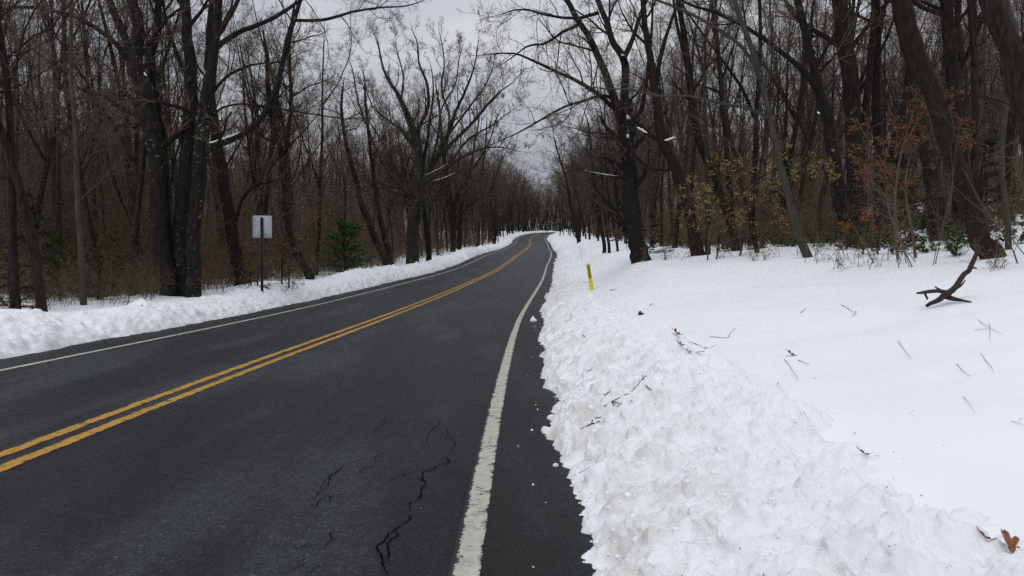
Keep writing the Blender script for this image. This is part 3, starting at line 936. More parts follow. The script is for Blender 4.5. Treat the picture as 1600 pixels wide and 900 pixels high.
hero('dark curving tree with a snowy low fork right of the lone stout tree', 27, [
    dict(p=[(1091, 402, 23), (1084, 365, 18), (1072, 320, 17), (1060, 280, 17), (1047, 245, 15), (1034, 215, 15), (1028, 180, 13), (1022, 130, 12), (1014, 80, 11), (1008, 40, 9), (1004, 0, 8)], trunk=True),
    dict(p=[(1036, 222, 8), (1018, 212, 8), (1000, 196, 7), (988, 183, 5)], dy=-.4, ext=False, bare=True),
    dict(p=[(1024, 140, 7), (1030, 100, 7), (1040, 60, 6), (1052, 25, 5), (1062, 0, 4)], dy=1),
    dict(p=[(1046, 266, 5), (1020, 264, 5), (998, 250, 4), (975, 220, 4), (955, 210, 3), (915, 206, 2)], dy=-2)],
    dict(n=(9, 6, 5, 3), t1=.35, L1=2.2), twig='twig_pale', seed=22,
    snow=[([(996, 198), (1003, 203), (1012, 208)], 3.0, .5, .4), ([(1038, 219), (1046, 217), (1056, 214)], 2.8, .25, .25)])
hero('dark leaning tree behind the yellow leaved sapling', 29, [
    dict(p=[(1150, 398, 16), (1145, 360, 13), (1128, 310, 13), (1108, 262, 13), (1092, 215, 13), (1083, 170, 12), (1076, 110, 11), (1068, 50, 9), (1060, 0, 8)], trunk=True),
    dict(p=[(1080, 145, 8), (1070, 90, 6), (1058, 40, 5), (1052, 0, 4)], dy=1)], dict(t1=.4, L1=2.2), seed=23)
hero('slim two toned tree with a dark foot and grey upper stem', 31, [
    dict(p=[(1145, 385, 11), (1140, 300, 9), (1135, 230, 8), (1129, 160, 8), (1124, 100, 7), (1116, 40, 6), (1112, 0, 5)], trunk=True)], dict(t1=.45, L1=2.0, n=(8, 5, 5, 3)), seed=24)
hero('pale smooth barked tree curving left beside the smooth snow field', 21, [
    dict(p=[(1262, 414, 15), (1252, 380, 13), (1240, 335, 12), (1228, 290, 11), (1217, 250, 10), (1207, 205, 9), (1196, 150, 8), (1180, 90, 9), (1160, 40, 8), (1148, 0, 7)], trunk=True),
    dict(p=[(1192, 130, 7), (1165, 80, 6), (1130, 50, 5), (1085, 25, 5), (1040, 5, 4), (990, -10, 3)], dy=-2),
    dict(p=[(1202, 185, 5), (1170, 170, 5), (1120, 160, 5), (1075, 150, 4), (1030, 150, 4), (985, 140, 3), (940, 138, 2)], dy=-2.5)],
    dict(t1=.35, L1=2.2, n=(8, 6, 5, 3)), bark='bark_pale', twig='twig_pale', seed=25)
hero('dark tree with a pale crooked limb hanging off its left side', 24, [
    dict(p=[(1328, 396, 22), (1318, 340, 19), (1308, 280, 18), (1298, 220, 18), (1288, 170, 16), (1272, 110, 13), (1260, 60, 12), (1246, 0, 11)], trunk=True),
    dict(p=[(1283, 150, 10), (1262, 118, 9), (1225, 85, 8), (1195, 62, 7), (1160, 40, 6), (1120, 20, 5), (1080, 8, 4)], dy=-1.5)], dict(t1=.4, L1=2.4), seed=26,
    snow=[([(1277, 175), (1281, 178)], 2.5, .3, .3)])
hero('thick upright dark trunk directly left of the thinner straight one', 25, [
    dict(p=[(1345, 392, 28), (1341, 330, 25), (1337, 260, 25), (1332, 180, 25), (1325, 100, 25), (1316, 40, 24), (1310, 0, 22)], trunk=True),
    dict(p=[(1345, 250, 12), (1352, 180, 12), (1358, 120, 10), (1362, 60, 9), (1370, 0, 8)], dy=.8)], dict(t1=.45, L1=2.4), seed=27)
hero('straight dark trunk between two thicker trunks in the right wood', 27, [
    dict(p=[(1375, 385, 17), (1374, 320, 16), (1374, 240, 15), (1370, 160, 14), (1369, 80, 14), (1367, 0, 13)], trunk=True)], dict(t1=.5, L1=2.4), seed=28)
hero('tall straight dark trunk with a swollen foot behind the leaning red trunk', 22.5, [
    dict(p=[(1468, 388, 30), (1464, 340, 25), (1457, 280, 24), (1447, 220, 24), (1437, 160, 24), (1425, 90, 24), (1410, 30, 22), (1402, 0, 21)], trunk=True)], dict(t1=.45, L1=2.6), seed=29)
hero('thick reddish trunk leaning steeply left at the edge of the snow field', 16, [
    dict(p=[(1551, 420, 37), (1536, 380, 32), (1520, 335, 30), (1502, 285, 29), (1484, 230, 28), (1470, 185, 28), (1450, 130, 27), (1432, 80, 27), (1417, 30, 25), (1406, 0, 24)], trunk=True),
    dict(p=[(1470, 170, 5), (1500, 150, 4), (1540, 152, 3), (1580, 165, 2), (1620, 190, 1.5)], dy=-2)], dict(t1=.45, L1=3.4, n=(6, 4, 4, 2), rf=.25), bark='bark_red', twig='twig_pale', seed=30)
hero('upright dark trunk seen just right of the leaning red trunk', 24, [
    dict(p=[(1500, 375, 22), (1497, 300, 19), (1494, 220, 19), (1490, 140, 20), (1484, 70, 20), (1478, 0, 18)], trunk=True)], dict(t1=.45, L1=2.6), seed=31)
hero('black trunk entering the top right corner and leaning out of frame', 14, [
    dict(p=[(1655, 430, 36), (1640, 330, 34), (1618, 230, 34), (1598, 150, 33), (1578, 75, 33), (1556, 20, 32), (1548, 0, 30)], trunk=True)], dict(t1=.45, L1=3.2, n=(6, 4, 4, 2), rf=.25), seed=32)
hero('pale slender trunk at the right frame edge', 17, [
    dict(p=[(1575, 392, 10), (1572, 330, 9), (1565, 260, 8), (1570, 180, 8), (1590, 100, 7), (1585, 40, 7), (1572, 0, 7)], trunk=True)], dict(t1=.2, L1=2.0, n=(7, 6, 5, 3)), bark='bark_pale', twig='twig_pale', seed=33)
hero('thin leaning tree on the right bank near the bend', 100, [
    dict(p=[(905, 379, 7), (902, 365, 6), (898, 345, 5.5), (893, 325, 5), (889, 300, 4), (880, 265, 3), (868, 225, 2)], trunk=True)], dict(n=(16, 8, 6, 3), t1=.2, L1=3.4, up=.1), bark='bark_red', twig='twig_brown', seed=34, kt=.009)
hero('cluster of three thin dark stems left of the lone stout tree', 50, [
    dict(p=[(952, 396, 5), (948, 360, 4), (944, 320, 4), (940, 270, 3), (936, 200, 2)], trunk=True),
    dict(p=[(944, 388, 6), (938, 350, 6), (932, 315, 5), (926, 270, 4), (920, 200, 3)], trunk=True, y0=2),
    dict(p=[(965, 390, 4), (958, 350, 4), (950, 300, 3), (945, 240, 2)], trunk=True, y0=1)], dict(n=(13, 7, 6, 3), t1=.2, L1=2.8, up=.1), seed=35, kt=.006, name='bare_tree')

# ------------------------------------------------------------------ the wood: individual trees, then the mass behind
def copy_tree(pr, X, Y, sc, rz, label, group, name='bare_tree', tilt=0):
    z = float(ground_z(X, Y))
    e = empty(name, (X, Y, z - .05), label, 'tree', group, rz)
    e.scale = (sc, sc, sc)
    e.rotation_euler = (tilt, 0, rz)
    for nm, me in (('trunk', pr[0]), ('crown', pr[1])):
        ob(nm, me, None, e)
    return e
placed = []
def clear(X, Y, d):
    for x, y in placed:
        if (x - X) ** 2 + (y - Y) ** 2 < d * d: return False
    return True
def seen(X, Y, pad=90):
    return -pad < 800 + F * X / Y < 1600 + pad
# slim trunks that stand out against the left wood
named_left = [(24, 18, 1, 1.05, 'slim dark tree at the left frame edge, its foot behind the snow mound'),
              (68, 18.3, 5, 1.05, 'bowed dark tree whose foot meets the bank right of the snow mound'),
              (130, 21, 7, 1.1, 'pale grey slim straight trunk on the far left of the wood'),
              (160, 24, 3, 1.05, 'dark trunk between the green hemlocks and the trunk clump'),
              (205, 25, 4, .95, 'dark forked tree a few paces left of the trunk clump')]
for x, Y, pi, sc, lb in named_left:
    X = (x - 800) * Y / F
    copy_tree(protos[pi], X, Y, sc, x * .7, lb, None); placed.append((X, Y))
for k in range(6): placed.append(((285 - 800) * 24.6 / F + (k - 2) * .6, 24.6))
n_l = n_r = 0
tries = 0
while (n_l < 135 or n_r < 115) and tries < 60000:
    tries += 1
    Y = 15 + 115 * rng.random() ** 1.3
    X = rng.uniform(-.72, .72) * Y
    s = float(s_of(X, Y))
    if s < -7.0 and n_l < 135:
        if Y < 27 and s > -9.5: continue
        if Y < 22: continue
        if 44 < Y < 100 and s > -9 and rng.random() < .5: continue
        if not clear(X, Y, 1.9): continue
        placed.append((X, Y)); n_l += 1
        lab, grp = ('bare grey brown tree in the dense wood left of the road', 'bare trees in the wood left of the road')
    elif s > 9.5 + (5.5 if Y < 22 else 0) and Y > 20 and n_r < 115:
        if not clear(X, Y, 2.2): continue
        placed.append((X, Y)); n_r += 1
        lab, grp = ('bare dark tree in the dense wood right of the road', 'bare trees in the wood right of the road')
    else: continue
    pi = rng.choice(8, p=[.16, .16, .13, .12, .13, .12, .12, .06])
    copy_tree(protos[pi], X, Y, rng.uniform(.72, 1.05), rng.uniform(0, 6.28), lab, grp, tilt=rng.normal(0, .04))

def scatter(name, meshes, pts, rots, scs, label):
    """one object of a mass nobody could count, placed by geometry nodes"""
    me = bpy.data.meshes.new(name)
    me.vertices.add(len(pts)); me.vertices.foreach_set('co', np.asarray(pts, np.float32).ravel())
    a = me.attributes.new('rot', 'FLOAT_VECTOR', 'POINT'); a.data.foreach_set('vector', np.asarray(rots, np.float32).ravel())
    b = me.attributes.new('siz', 'FLOAT', 'POINT'); b.data.foreach_set('value', np.asarray(scs, np.float32))
    c = me.attributes.new('which', 'INT', 'POINT'); c.data.foreach_set('value', (np.arange(len(pts)) % len(meshes)).astype(np.int32))
    o = bpy.data.objects.new(name, me); COL.objects.link(o)
    ng = bpy.data.node_groups.new(name, 'GeometryNodeTree')
    ng.interface.new_socket('Geometry', in_out='INPUT', socket_type='NodeSocketGeometry')
    ng.interface.new_socket('Geometry', in_out='OUTPUT', socket_type='NodeSocketGeometry')
    gi = ng.nodes.new('NodeGroupInput'); go = ng.nodes.new('NodeGroupOutput'); jn = ng.nodes.new('GeometryNodeJoinGeometry')
    def attr(nm, ty):
        n = ng.nodes.new('GeometryNodeInputNamedAttribute'); n.data_type = ty; n.inputs['Name'].default_value = nm; return n
    ar = attr('rot', 'FLOAT_VECTOR'); asz = attr('siz', 'FLOAT'); aw = attr('which', 'INT')
    er = ng.nodes.new('FunctionNodeEulerToRotation'); ng.links.new(ar.outputs[0], er.inputs[0])
    for k, ms in enumerate(meshes):
        cmpn = ng.nodes.new('FunctionNodeCompare'); cmpn.data_type = 'INT'; cmpn.operation = 'EQUAL'
        ng.links.new(aw.outputs[0], cmpn.inputs['A'] if cmpn.inputs['A'].type == 'INT' else cmpn.inputs[2])
        [i for i in cmpn.inputs if i.type == 'INT'][1].default_value = k
        for q, m_ in enumerate(ms):
            po = bpy.data.objects.new(name + '_piece', m_)
            oi = ng.nodes.new('GeometryNodeObjectInfo'); oi.inputs['Object'].default_value = po; oi.inputs['As Instance'].default_value = True
            ip = ng.nodes.new('GeometryNodeInstanceOnPoints')
            ng.links.new(gi.outputs[0], ip.inputs['Points']); ng.links.new(oi.outputs['Geometry'], ip.inputs['Instance'])
            ng.links.new(cmpn.outputs[0], ip.inputs['Selection'])
            ng.links.new(er.outputs[0], ip.inputs['Rotation']); ng.links.new(asz.outputs[0], ip.inputs['Scale'])
            ng.links.new(ip.outputs[0], jn.inputs[0])
    ng.links.new(jn.outputs[0], go.inputs[0])
    md = o.modifiers.new('scatter', 'NODES'); md.node_group = ng
    tag(o, label, kind='stuff')
    return o

pts = []; t_ = 0
while len(pts) < 1350 and t_ < 200000:
    t_ += 1
    Y = 26 + 420 * rng.random() ** 1.25
    X = rng.uniform(-.75, .75) * Y
    s = float(s_of(X, Y))
    if s > -8.5 and s < 10: continue
    if s > 0 and Y < 42: continue
    if Y < 300 and abs(s) > 130: continue
    if Y > 95 and abs(s) < 30 and rng.random() < .1: continue
    if Y < 80 and not clear(X, Y, 1.6): continue
    pts.append((X, Y, float(ground_z(X, Y)) - .1))
pts = np.array(pts)
# roadside rows narrow the view toward the bend
extra = []
for Y in np.arange(72, 330, 3.4):
    for sd in (-1, 1):
        for k in range(3):
            s = sd * (6.9 + (1.5 if Y < 110 else 0) + 4 * rng.random() + 5 * k); y = Y + rng.uniform(-2, 2); X = float(X_of(s, y))
            extra.append((X, y, float(ground_z(X, y)) - .1))
for k in range(560):     # woods beyond the crest where the road swings right
    Y = rng.uniform(318, 430); X = rng.uniform(-40, 60)
    if -8 < float(s_of(X, Y)) < 8: continue
    extra.append((X, Y, float(ground_z(X, Y)) - .1))
pts = np.vstack([pts, extra])
n = len(pts)
scatter('distant_wood', [(a, b) for a, b in protos], pts, np.c_[rng.normal(0, .04, n), rng.normal(0, .04, n), rng.uniform(0, 6.28, n)], np.where(s_of(pts[:, 0], pts[:, 1]) > 0, np.where(pts[:, 1] > 60, np.where(pts[:, 1] > 200, 1.35, 1.15), .9), np.where(pts[:, 1] > 170, 1.3, .88)) * rng.uniform(.8, 1.12, n), 'mass of bare trees filling the woods behind the nearer ones')

# ------------------------------------------------------------------ undergrowth
def thicket(seed, nst=14, H=2.6, spread=1.0, r=.009, leaves=0, lsz=.03, nn=(6, 4, 3)):
    rr = np.random.default_rng(seed)
    K = 7; P = np.zeros((nst, K, 3))
    a = rr.uniform(0, 6.28, nst); rad = spread * np.sqrt(rr.random(nst))
    P[:, 0] = np.stack([rad * np.cos(a), rad * np.sin(a), np.full(nst, -.15)], -1)
    D = nrm(np.stack([rr.normal(0, .28, nst), rr.normal(0, .28, nst), np.ones(nst)], -1))
    Ls = H * (.4 + .7 * rr.random(nst))
    for k in range(1, K):
        D = nrm(D + rr.normal(size=(nst, 3)) * .10)
        P[:, k] = P[:, k - 1] + D * (Ls / (K - 1))[:, None]
    Rd = r * (.6 + .8 * rr.random(nst))[:, None] * np.linspace(1, .3, K)[None]
    g = Geo(); g.tubes(P, Rd, 4)
    b, br = grow(P, Rd, nn[0], rr, .15, 1, (30, 75), ratio=.38, K=5, up=.02, wig=.16, minr=.0035)
    g.tubes(b, br, 3)
    c, cr = grow(b, br, nn[1], rr, .1, 1, (25, 65), ratio=.5, K=4, up=.0, wig=.18, minr=.003)
    g.tubes(c, cr, 3)
    if nn[2]:
        d, dr = grow(c, cr, nn[2], rr, .1, 1, (25, 60), ratio=.6, K=3, up=.0, wig=.15, minr=.0026)
        g.tubes(d, dr, 3)
    else: d = c
    lf = None
    if leaves:
        lf = leaf_geo(d, leaves, lsz, rr)
    return g, lf

def leaf_geo(d, n, sz, rr, droop=.4, elong=1.6):
    """n small folded leaves spread along the twigs d"""
    m, K, _ = d.shape
    i = rr.integers(0, m, n); t = rr.random(n) * (K - 1); k = np.minimum(K - 2, t.astype(int)); u = (t - k)[:, None]
    p = d[i, k] * (1 - u) + d[i, k + 1] * u
    T = nrm(rr.normal(size=(n, 3)) * np.array([1, 1, .5]) - np.array([0, 0, droop]))
    r3 = nrm(rr.normal(size=(n, 3)) * .6 + np.array([0, 0, 1.0])); B = nrm(np.cross(T, r3)); Nn = np.cross(B, T)
    s = (sz * (.6 + .8 * rr.random(n)))[:, None]
    a = p; c = p + T * s * elong
    b = p + T * s * elong * .5 + B * s * .5 + Nn * s * .15
    e = p + T * s * elong * .5 - B * s * .5 + Nn * s * .15
    V = np.stack([a, b, c, e], 1).reshape(-1, 3)
    q = np.arange(n)[:, None] * 4
    g = Geo(); g.add(V, None, np.concatenate([q + [0, 1, 2], q + [0, 2, 3]]))
    return g

def mm(g, name, m):
    me = g.mesh(name); me.materials.append(M[m]); return me
M['leaf_olive'] = make_leaf('olive_scrub_leaves', [(.035, .042, .016), (.075, .080, .030), (.06, .05, .022)])
th = []
for k in range(4):
    g, l = thicket(300 + k, 15, 3.0, 1.1, .009, (0, 420, 900, 420)[k], .035)
    t = [mm(g, 'thicket', 'twig_brown')]
    if l: t.append(mm(l, 'thicket_leaves', 'leaf_olive' if k == 2 else 'leaf_brown'))
    th.append(t)
tall = []
for k in range(3):      # pole stage saplings with fine brown sprays
    g, l = thicket(320 + k, 6, 7.0, 1.3, .018, 260 if k == 1 else 0, .04, (9, 5, 3))
    t = [mm(g, 'saplings', 'twig_brown' if k != 2 else 'twig')]
    if l: t.append(mm(l, 'sapling_leaves', 'leaf_brown'))
    tall.append(t)
pts = []; sz = []; t_ = 0
while len(pts) < 3000 and t_ < 300000:
    t_ += 1
    Y = 15 + 150 * rng.random() ** 1.8
    X = rng.uniform(-.75, .75) * Y
    s = float(s_of(X, Y))
    lim = 10.5 if Y > 30 else 10.5 + (30 - Y) * .35
    if s < -6.9:
        if Y < 20 or (Y < 25 and rng.random() < .5): continue
    elif s > lim:
        if Y < 36 and rng.random() < .66: continue
        if Y < 62 and X / Y > .37 and rng.random() < .82: continue
    else: continue
    pts.append((X, Y, float(ground_z(X, Y)))); sz.append(rng.uniform(.5, 1.1) * (.7 if s > 0 and Y < 42 else (.55 if Y < 27 else .85)))
n = len(pts)
scatter('undergrowth', th, pts, np.c_[rng.normal(0, .06, n), rng.normal(0, .06, n), rng.uniform(0, 6.28, n)], sz, 'brown leafless undergrowth thicket beneath the trees')
pts2 = []; t_ = 0          # knee high evergreen scrub poking through the snow on the right slope
while len(pts2) < 250 and t_ < 60000:
    t_ += 1
    Y = 19 + 34 * rng.random(); X = rng.uniform(.1, .72) * Y; s_ = float(s_of(X, Y))
    if s_ > (10.5 if Y > 27 else 12.5): pts2.append((X, Y, float(ground_z(X, Y))))
lm = []
for k in range(2):
    g, l = thicket(340 + k, 12, .8, .8, .006, 1100, .036, (5, 3, 0))
    lm.append([mm(g, 'scrub', 'twig_brown'), mm(l, 'scrub_leaves', 'leaf_olive')])
n = len(pts2)
scatter('evergreen_scrub', lm, pts2, np.c_[np.zeros(n), np.zeros(n), rng.uniform(0, 6.28, n)], rng.uniform(.5, 1.3, n), 'low olive green scrub poking through the snow on the right slope')
pts = []; t_ = 0
while len(pts) < 1450 and t_ < 300000:
    t_ += 1
    Y = 22 + 200 * rng.random() ** 1.4
    X = rng.uniform(-.75, .75) * Y
    s = float(s_of(X, Y))
    if s > 0 and Y < 62 and X / Y > .37 and rng.random() < .8: continue
    if (s < -8.5 and Y > 27) or (s > 13 and (Y > 38 or rng.random() < .25)): pts.append((X, Y, float(ground_z(X, Y))))
n = len(pts)
scatter('sapling_growth', tall, pts, np.c_[rng.normal(0, .06, n), rng.normal(0, .06, n), rng.uniform(0, 6.28, n)], rng.uniform(.7, 1.25, n), 'tangle of thin brown saplings between the trunks')

# -- evergreens
def conifer(seed, H=2.2, W_=1.9, n=36, needles=20000, sz=.017, t0=.12, up=-.02):
    rr = np.random.default_rng(seed)
    P, Rd = resample([(0, 0, -.2), (rr.normal(0, .05), rr.normal(0, .05), H * .5), (rr.normal(0, .08), rr.normal(0, .08), H)], [.03 * H / 2, .02 * H / 2, .004], 8)
    st = Geo(); st.tubes(P[None], Rd[None], 6)
    a, ar = grow(P[None], Rd[None], n, rr, t0, 1, (60, 90), absL=W_ * 1.1, K=6, up=up, wig=.08, taper_len=.35 if n > 60 else .8, minr=.004)
    st.tubes(a, ar, 4)
    b, br = grow(a, ar, 9, rr, .15, 1, (30, 60), ratio=.42, K=4, up=-.03, wig=.1, minr=.003)
    b[:, :, 2] = b[:, :, 2] * .4 + b[:, :1, 2] * .6
    st.tubes(b, br, 3)
    lf = leaf_geo(np.concatenate([b, a[:, :4], a[:, 2:6]]), needles, sz, rr, .1, 2.4)
    return st, lf
ev = []
for k in range(3):
    st, lf = conifer(400 + k, 2.0 + .4 * k, 1.1)
    ev.append((mm(st, 'stem', 'bark'), mm(lf, 'needles', 'needle_olive' if k != 1 else 'needle')))
st, lf = conifer(410, 2.6, 1.25, 70, 26000, .03, .04, .06)
pine = (mm(st, 'stem', 'bark_moss'), mm(lf, 'needles', 'needle_bright'))
def evergreen(x, Y, k, sc, lb, pr=None, name='hemlock_sapling'):
    X = (x - 800) * Y / F; pr = pr or ev[k]
    e = empty(name, (X, Y, float(ground_z(X, Y)) - .03), lb, 'evergreen', None, x * .31)
    e.scale = (sc,) * 3
    for nm, me in (('stem', pr[0]), ('needles', pr[1])): ob(nm, me, None, e)
for x, Y, k, sc, lb in [
    (20, 19, 0, .95, 'olive hemlock sapling at the far left behind the snow mound'),
    (92, 22.5, 1, .8, 'dark green hemlock between the two leftmost slim trunks'),
    (150, 22, 0, .75, 'low hemlock sprays right behind the bank on the left'),
    (178, 25, 2, .75, 'taller hemlock standing left of the trunk clump'),
    (60, 26, 2, 1.2, 'larger hemlock deeper in the wood on the far left'),
    (1330, 30, 1, .8, 'low evergreen at the foot of the thick upright right trunk'),
    (1410, 31, 1, 1.2, 'evergreen sapling behind the orange leaved beech'),
    (1440, 26, 0, .6, 'small evergreen beside the swollen footed trunk'),
    (1235, 33, 2, 1.3, 'olive evergreen behind the pale curving tree'),
    (1015, 36, 0, .9, 'low olive evergreen just right of the lone stout tree'),
    (1530, 30, 2, 1.2, 'hemlock on the slope behind the leaning red trunk')]:
    evergreen(x, Y, k, sc, lb)
evergreen(538, 42.5, 0, 1.05, 'bright green young pine standing out of the brown left wood', pine, 'young_pine')
evergreen(1492, 17.2, 0, .16, 'small pine sprig poking out of the snow behind the fallen limb', pine, 'pine_sprig')

# -- leafy saplings
def leafy(label, Y, stems, leaf, nleaf, lsz, seed, cfg, stem_m='twig_pale', zone=None, cat='sapling', name='leafy_sapling'):
    rr = np.random.default_rng(seed); limbs = []; g = Geo(); base = None
    for st in stems:
        n = len(st['p'])
        P = np.array([at_depth(x, y, Y + st.get('dy', 0) * i / (n - 1)) for i, (x, y, w) in enumerate(st['p'])])
        Rd = np.array([w * Y / F / 2 for _, _, w in st['p']])
        if st.get('trunk'):
            z = float(ground_z(P[0, 0], P[0, 1])); P[0, 2] = z - .2
            if base is None: base = np.array([P[0, 0], P[0, 1], z])
        Pr, Rr = resample(P, Rd, 12); g.tubes(Pr[None], Rr[None], 6); limbs.append((P, Rd))
    lg, tw, tips = crown_of(limbs, rr, cfg, .003)
    for q in (lg, tw):
        for V_, Q_ in zip(q.V, q.Q): g.add(V_, Q_)
    if zone:
        c = tips[:, 0]; xs = 800 + F * c[:, 0] / c[:, 1]
        ys_ = 390 + F * (EYE - c[:, 2]) / c[:, 1]
        ok = np.zeros(len(c), bool)
        for (x0, y0, x1, y1) in zone: ok |= (xs > x0) & (xs < x1) & (ys_ > y0) & (ys_ < y1)
        if ok.sum() > 10: tips = tips[ok]
    lf = leaf_geo(tips, nleaf, lsz, rr)
    e = empty(name, base, label, cat)
    for nm, geo, m_ in (('stem', g, stem_m), ('leaves', lf, leaf)):
        geo.V = [v - base for v in geo.V]; ob(nm, geo.mesh(nm), M[m_], e)
leafy('sapling dotted with small yellow leaves before the dark curving tree', 23.5, [
    dict(p=[(1105, 402, 2.4), (1110, 350, 2.2), (1120, 300, 3), (1135, 255, 2)], trunk=True),
    dict(p=[(1118, 404, 2.4), (1130, 350, 2.2), (1160, 300, 3), (1200, 270, 2)], trunk=True, dy=-1),
    dict(p=[(1110, 350, 3), (1090, 320, 2.5), (1078, 300, 2)], dy=-.5),
    dict(p=[(1125, 300, 3), (1150, 270, 2.5), (1190, 245, 2), (1230, 250, 1.5)], dy=-1),
    dict(p=[(1130, 340, 3), (1170, 320, 2.5), (1210, 300, 2), (1260, 280, 1.5), (1310, 255, 1.2)], dy=-1)],
    'leaf_yellow', 3000, .024, 41, dict(n=(11, 5, 3, 2), t1=.15, L1=1.5, up=-.02, ang1=(35, 80)), zone=[(1060, 240, 1230, 365), (1225, 225, 1345, 300)])
leafy('beech sapling holding orange brown leaves in front of the leaning red trunk', 18.0, [
    dict(p=[(1405, 410, 5), (1398, 350, 4.5), (1400, 290, 4), (1410, 230, 3), (1430, 170, 2)], trunk=True),
    dict(p=[(1432, 418, 5), (1425, 360, 4.5), (1415, 300, 4), (1420, 250, 3), (1450, 200, 2)], trunk=True, dy=-.8),
    dict(p=[(1400, 290, 3.5), (1370, 240, 3), (1345, 200, 2.5), (1338, 185, 1.5)], dy=.5),
    dict(p=[(1418, 250, 3.5), (1450, 215, 3), (1490, 200, 2), (1525, 205, 1.5)], dy=-.8),
    dict(p=[(1405, 330, 3), (1370, 290, 2.5), (1350, 265, 2)], dy=.5),
    dict(p=[(1412, 230, 3), (1440, 180, 2.5), (1465, 155, 2), (1500, 148, 1.5)], dy=-.4)],
    'leaf_orange', 2300, .030, 42, dict(n=(12, 5, 4, 2), t1=.15, L1=1.0, up=-.02, ang1=(35, 80)), zone=[(1320, 135, 1560, 240), (1330, 225, 1480, 295), (1300, 330, 1370, 360)])
leafy('low shrub with dull orange leaves at the foot of the dark right trunks', 20, [
    dict(p=[(1345, 410, 3.5), (1350, 380, 3), (1340, 350, 2.5), (1320, 340, 2)], trunk=True),
    dict(p=[(1375, 412, 3.5), (1370, 380, 3), (1385, 350, 2.5), (1395, 330, 2)], trunk=True)],
    'leaf_orange', 330, .038, 43, dict(n=(9, 4, 4, 2), t1=.15, L1=.7, up=0), zone=[(1300, 325, 1380, 365)], name='leafy_shrub', cat='shrub')
leafy('copper leaved sapling right of the yellow leaved one', 24, [
    dict(p=[(1155, 400, 3.5), (1160, 360, 3), (1150, 330, 2)], trunk=True), dict(p=[(1158, 360, 3), (1150, 330, 2.5), (1145, 310, 1.5)])],
    'leaf_orange', 150, .034, 44, dict(n=(9, 4, 4, 2), t1=.2, L1=.6, up=0), zone=[(1120, 300, 1170, 360)])
leafy('yellow brown leaved bush behind the metal sign', 28, [
    dict(p=[(440, 430, 3), (442, 400, 2.5), (446, 375, 2), (440, 360, 1.5)], trunk=True),
    dict(p=[(450, 430, 3), (458, 395, 2.5), (470, 372, 2)], trunk=True)],
    'leaf_brown', 900, .05, 45, dict(n=(11, 5, 4, 2), t1=.1, L1=1.0, up=0), name='leafy_shrub', cat='shrub')
leafy('russet leaved shrub low beside the foot of the metal sign', 27, [
    dict(p=[(392, 440, 3), (390, 415, 2.5), (385, 395, 2), (380, 380, 1.5)], trunk=True),
    dict(p=[(400, 440, 3), (410, 410, 2.5), (425, 392, 2)], trunk=True)],
    'leaf_brown', 800, .05, 46, dict(n=(11, 5, 4, 2), t1=.1, L1=.9, up=0), name='leafy_shrub', cat='shrub')

# pale bare saplings and brush at the right wood edge
def bare_shrub(label, px, py, Y, seed, n, H, spread, m='twig_pale', nn=(5, 3, 2), name='bare_shrub', r=.008):
    X = (px - 800) * Y / F
    g, _ = thicket(seed, n, H, spread, r, 0, 0, nn)
    o = ob(name, g.mesh(name), M[m]); o.location = (X, Y, float(ground_z(X, Y)))
    return tag(o, label, 'shrub')
for i, (lb, px, Y, n, H, sp, m_, rr_) in enumerate([
    ('spray of pale bare stems between the pale curving tree and the beech', 1300, 19.5, 12, 1.0, .7, 'twig_brown', .007),
    ('tall thin grey stems just left of the fallen limb', 1432, 16.5, 5, 3.0, .35, 'twig_pale', .011),
    ('low brown brush in the snow right of the pale curving tree', 1345, 17.8, 14, .75, .6, 'twig_brown', .007),
    ('arching bare stems in front of the swollen footed trunk', 1400, 17.5, 8, 1.6, .5, 'twig_brown', .009),
    ('bare weedy stems around the foot of the leaning red trunk', 1530, 14.6, 9, 1.0, .5, 'twig_brown', .006),
    ('thin grey saplings at the extreme right edge of the wood', 1590, 15.0, 5, 3.2, .5, 'twig_pale', .012),
    ('low tangle of twigs at the left foot of the pale curving tree', 1210, 21.5, 13, .8, .6, 'twig_brown', .007),
    ('brush of grey twigs between the lone stout tree and the curving one', 1040, 26, 14, .9, .8, 'twig', .008),
    ('twiggy brush beneath the yellow leaved sapling', 1160, 23.5, 14, .9, .8, 'twig_brown', .008),
    ('thin upright stems on the slope at the far right', 1500, 20, 8, 2.4, .8, 'twig_pale', .010)]):
    bare_shrub(lb, px, 0, Y, 500 + i, n, H, sp, m_, r=rr_)

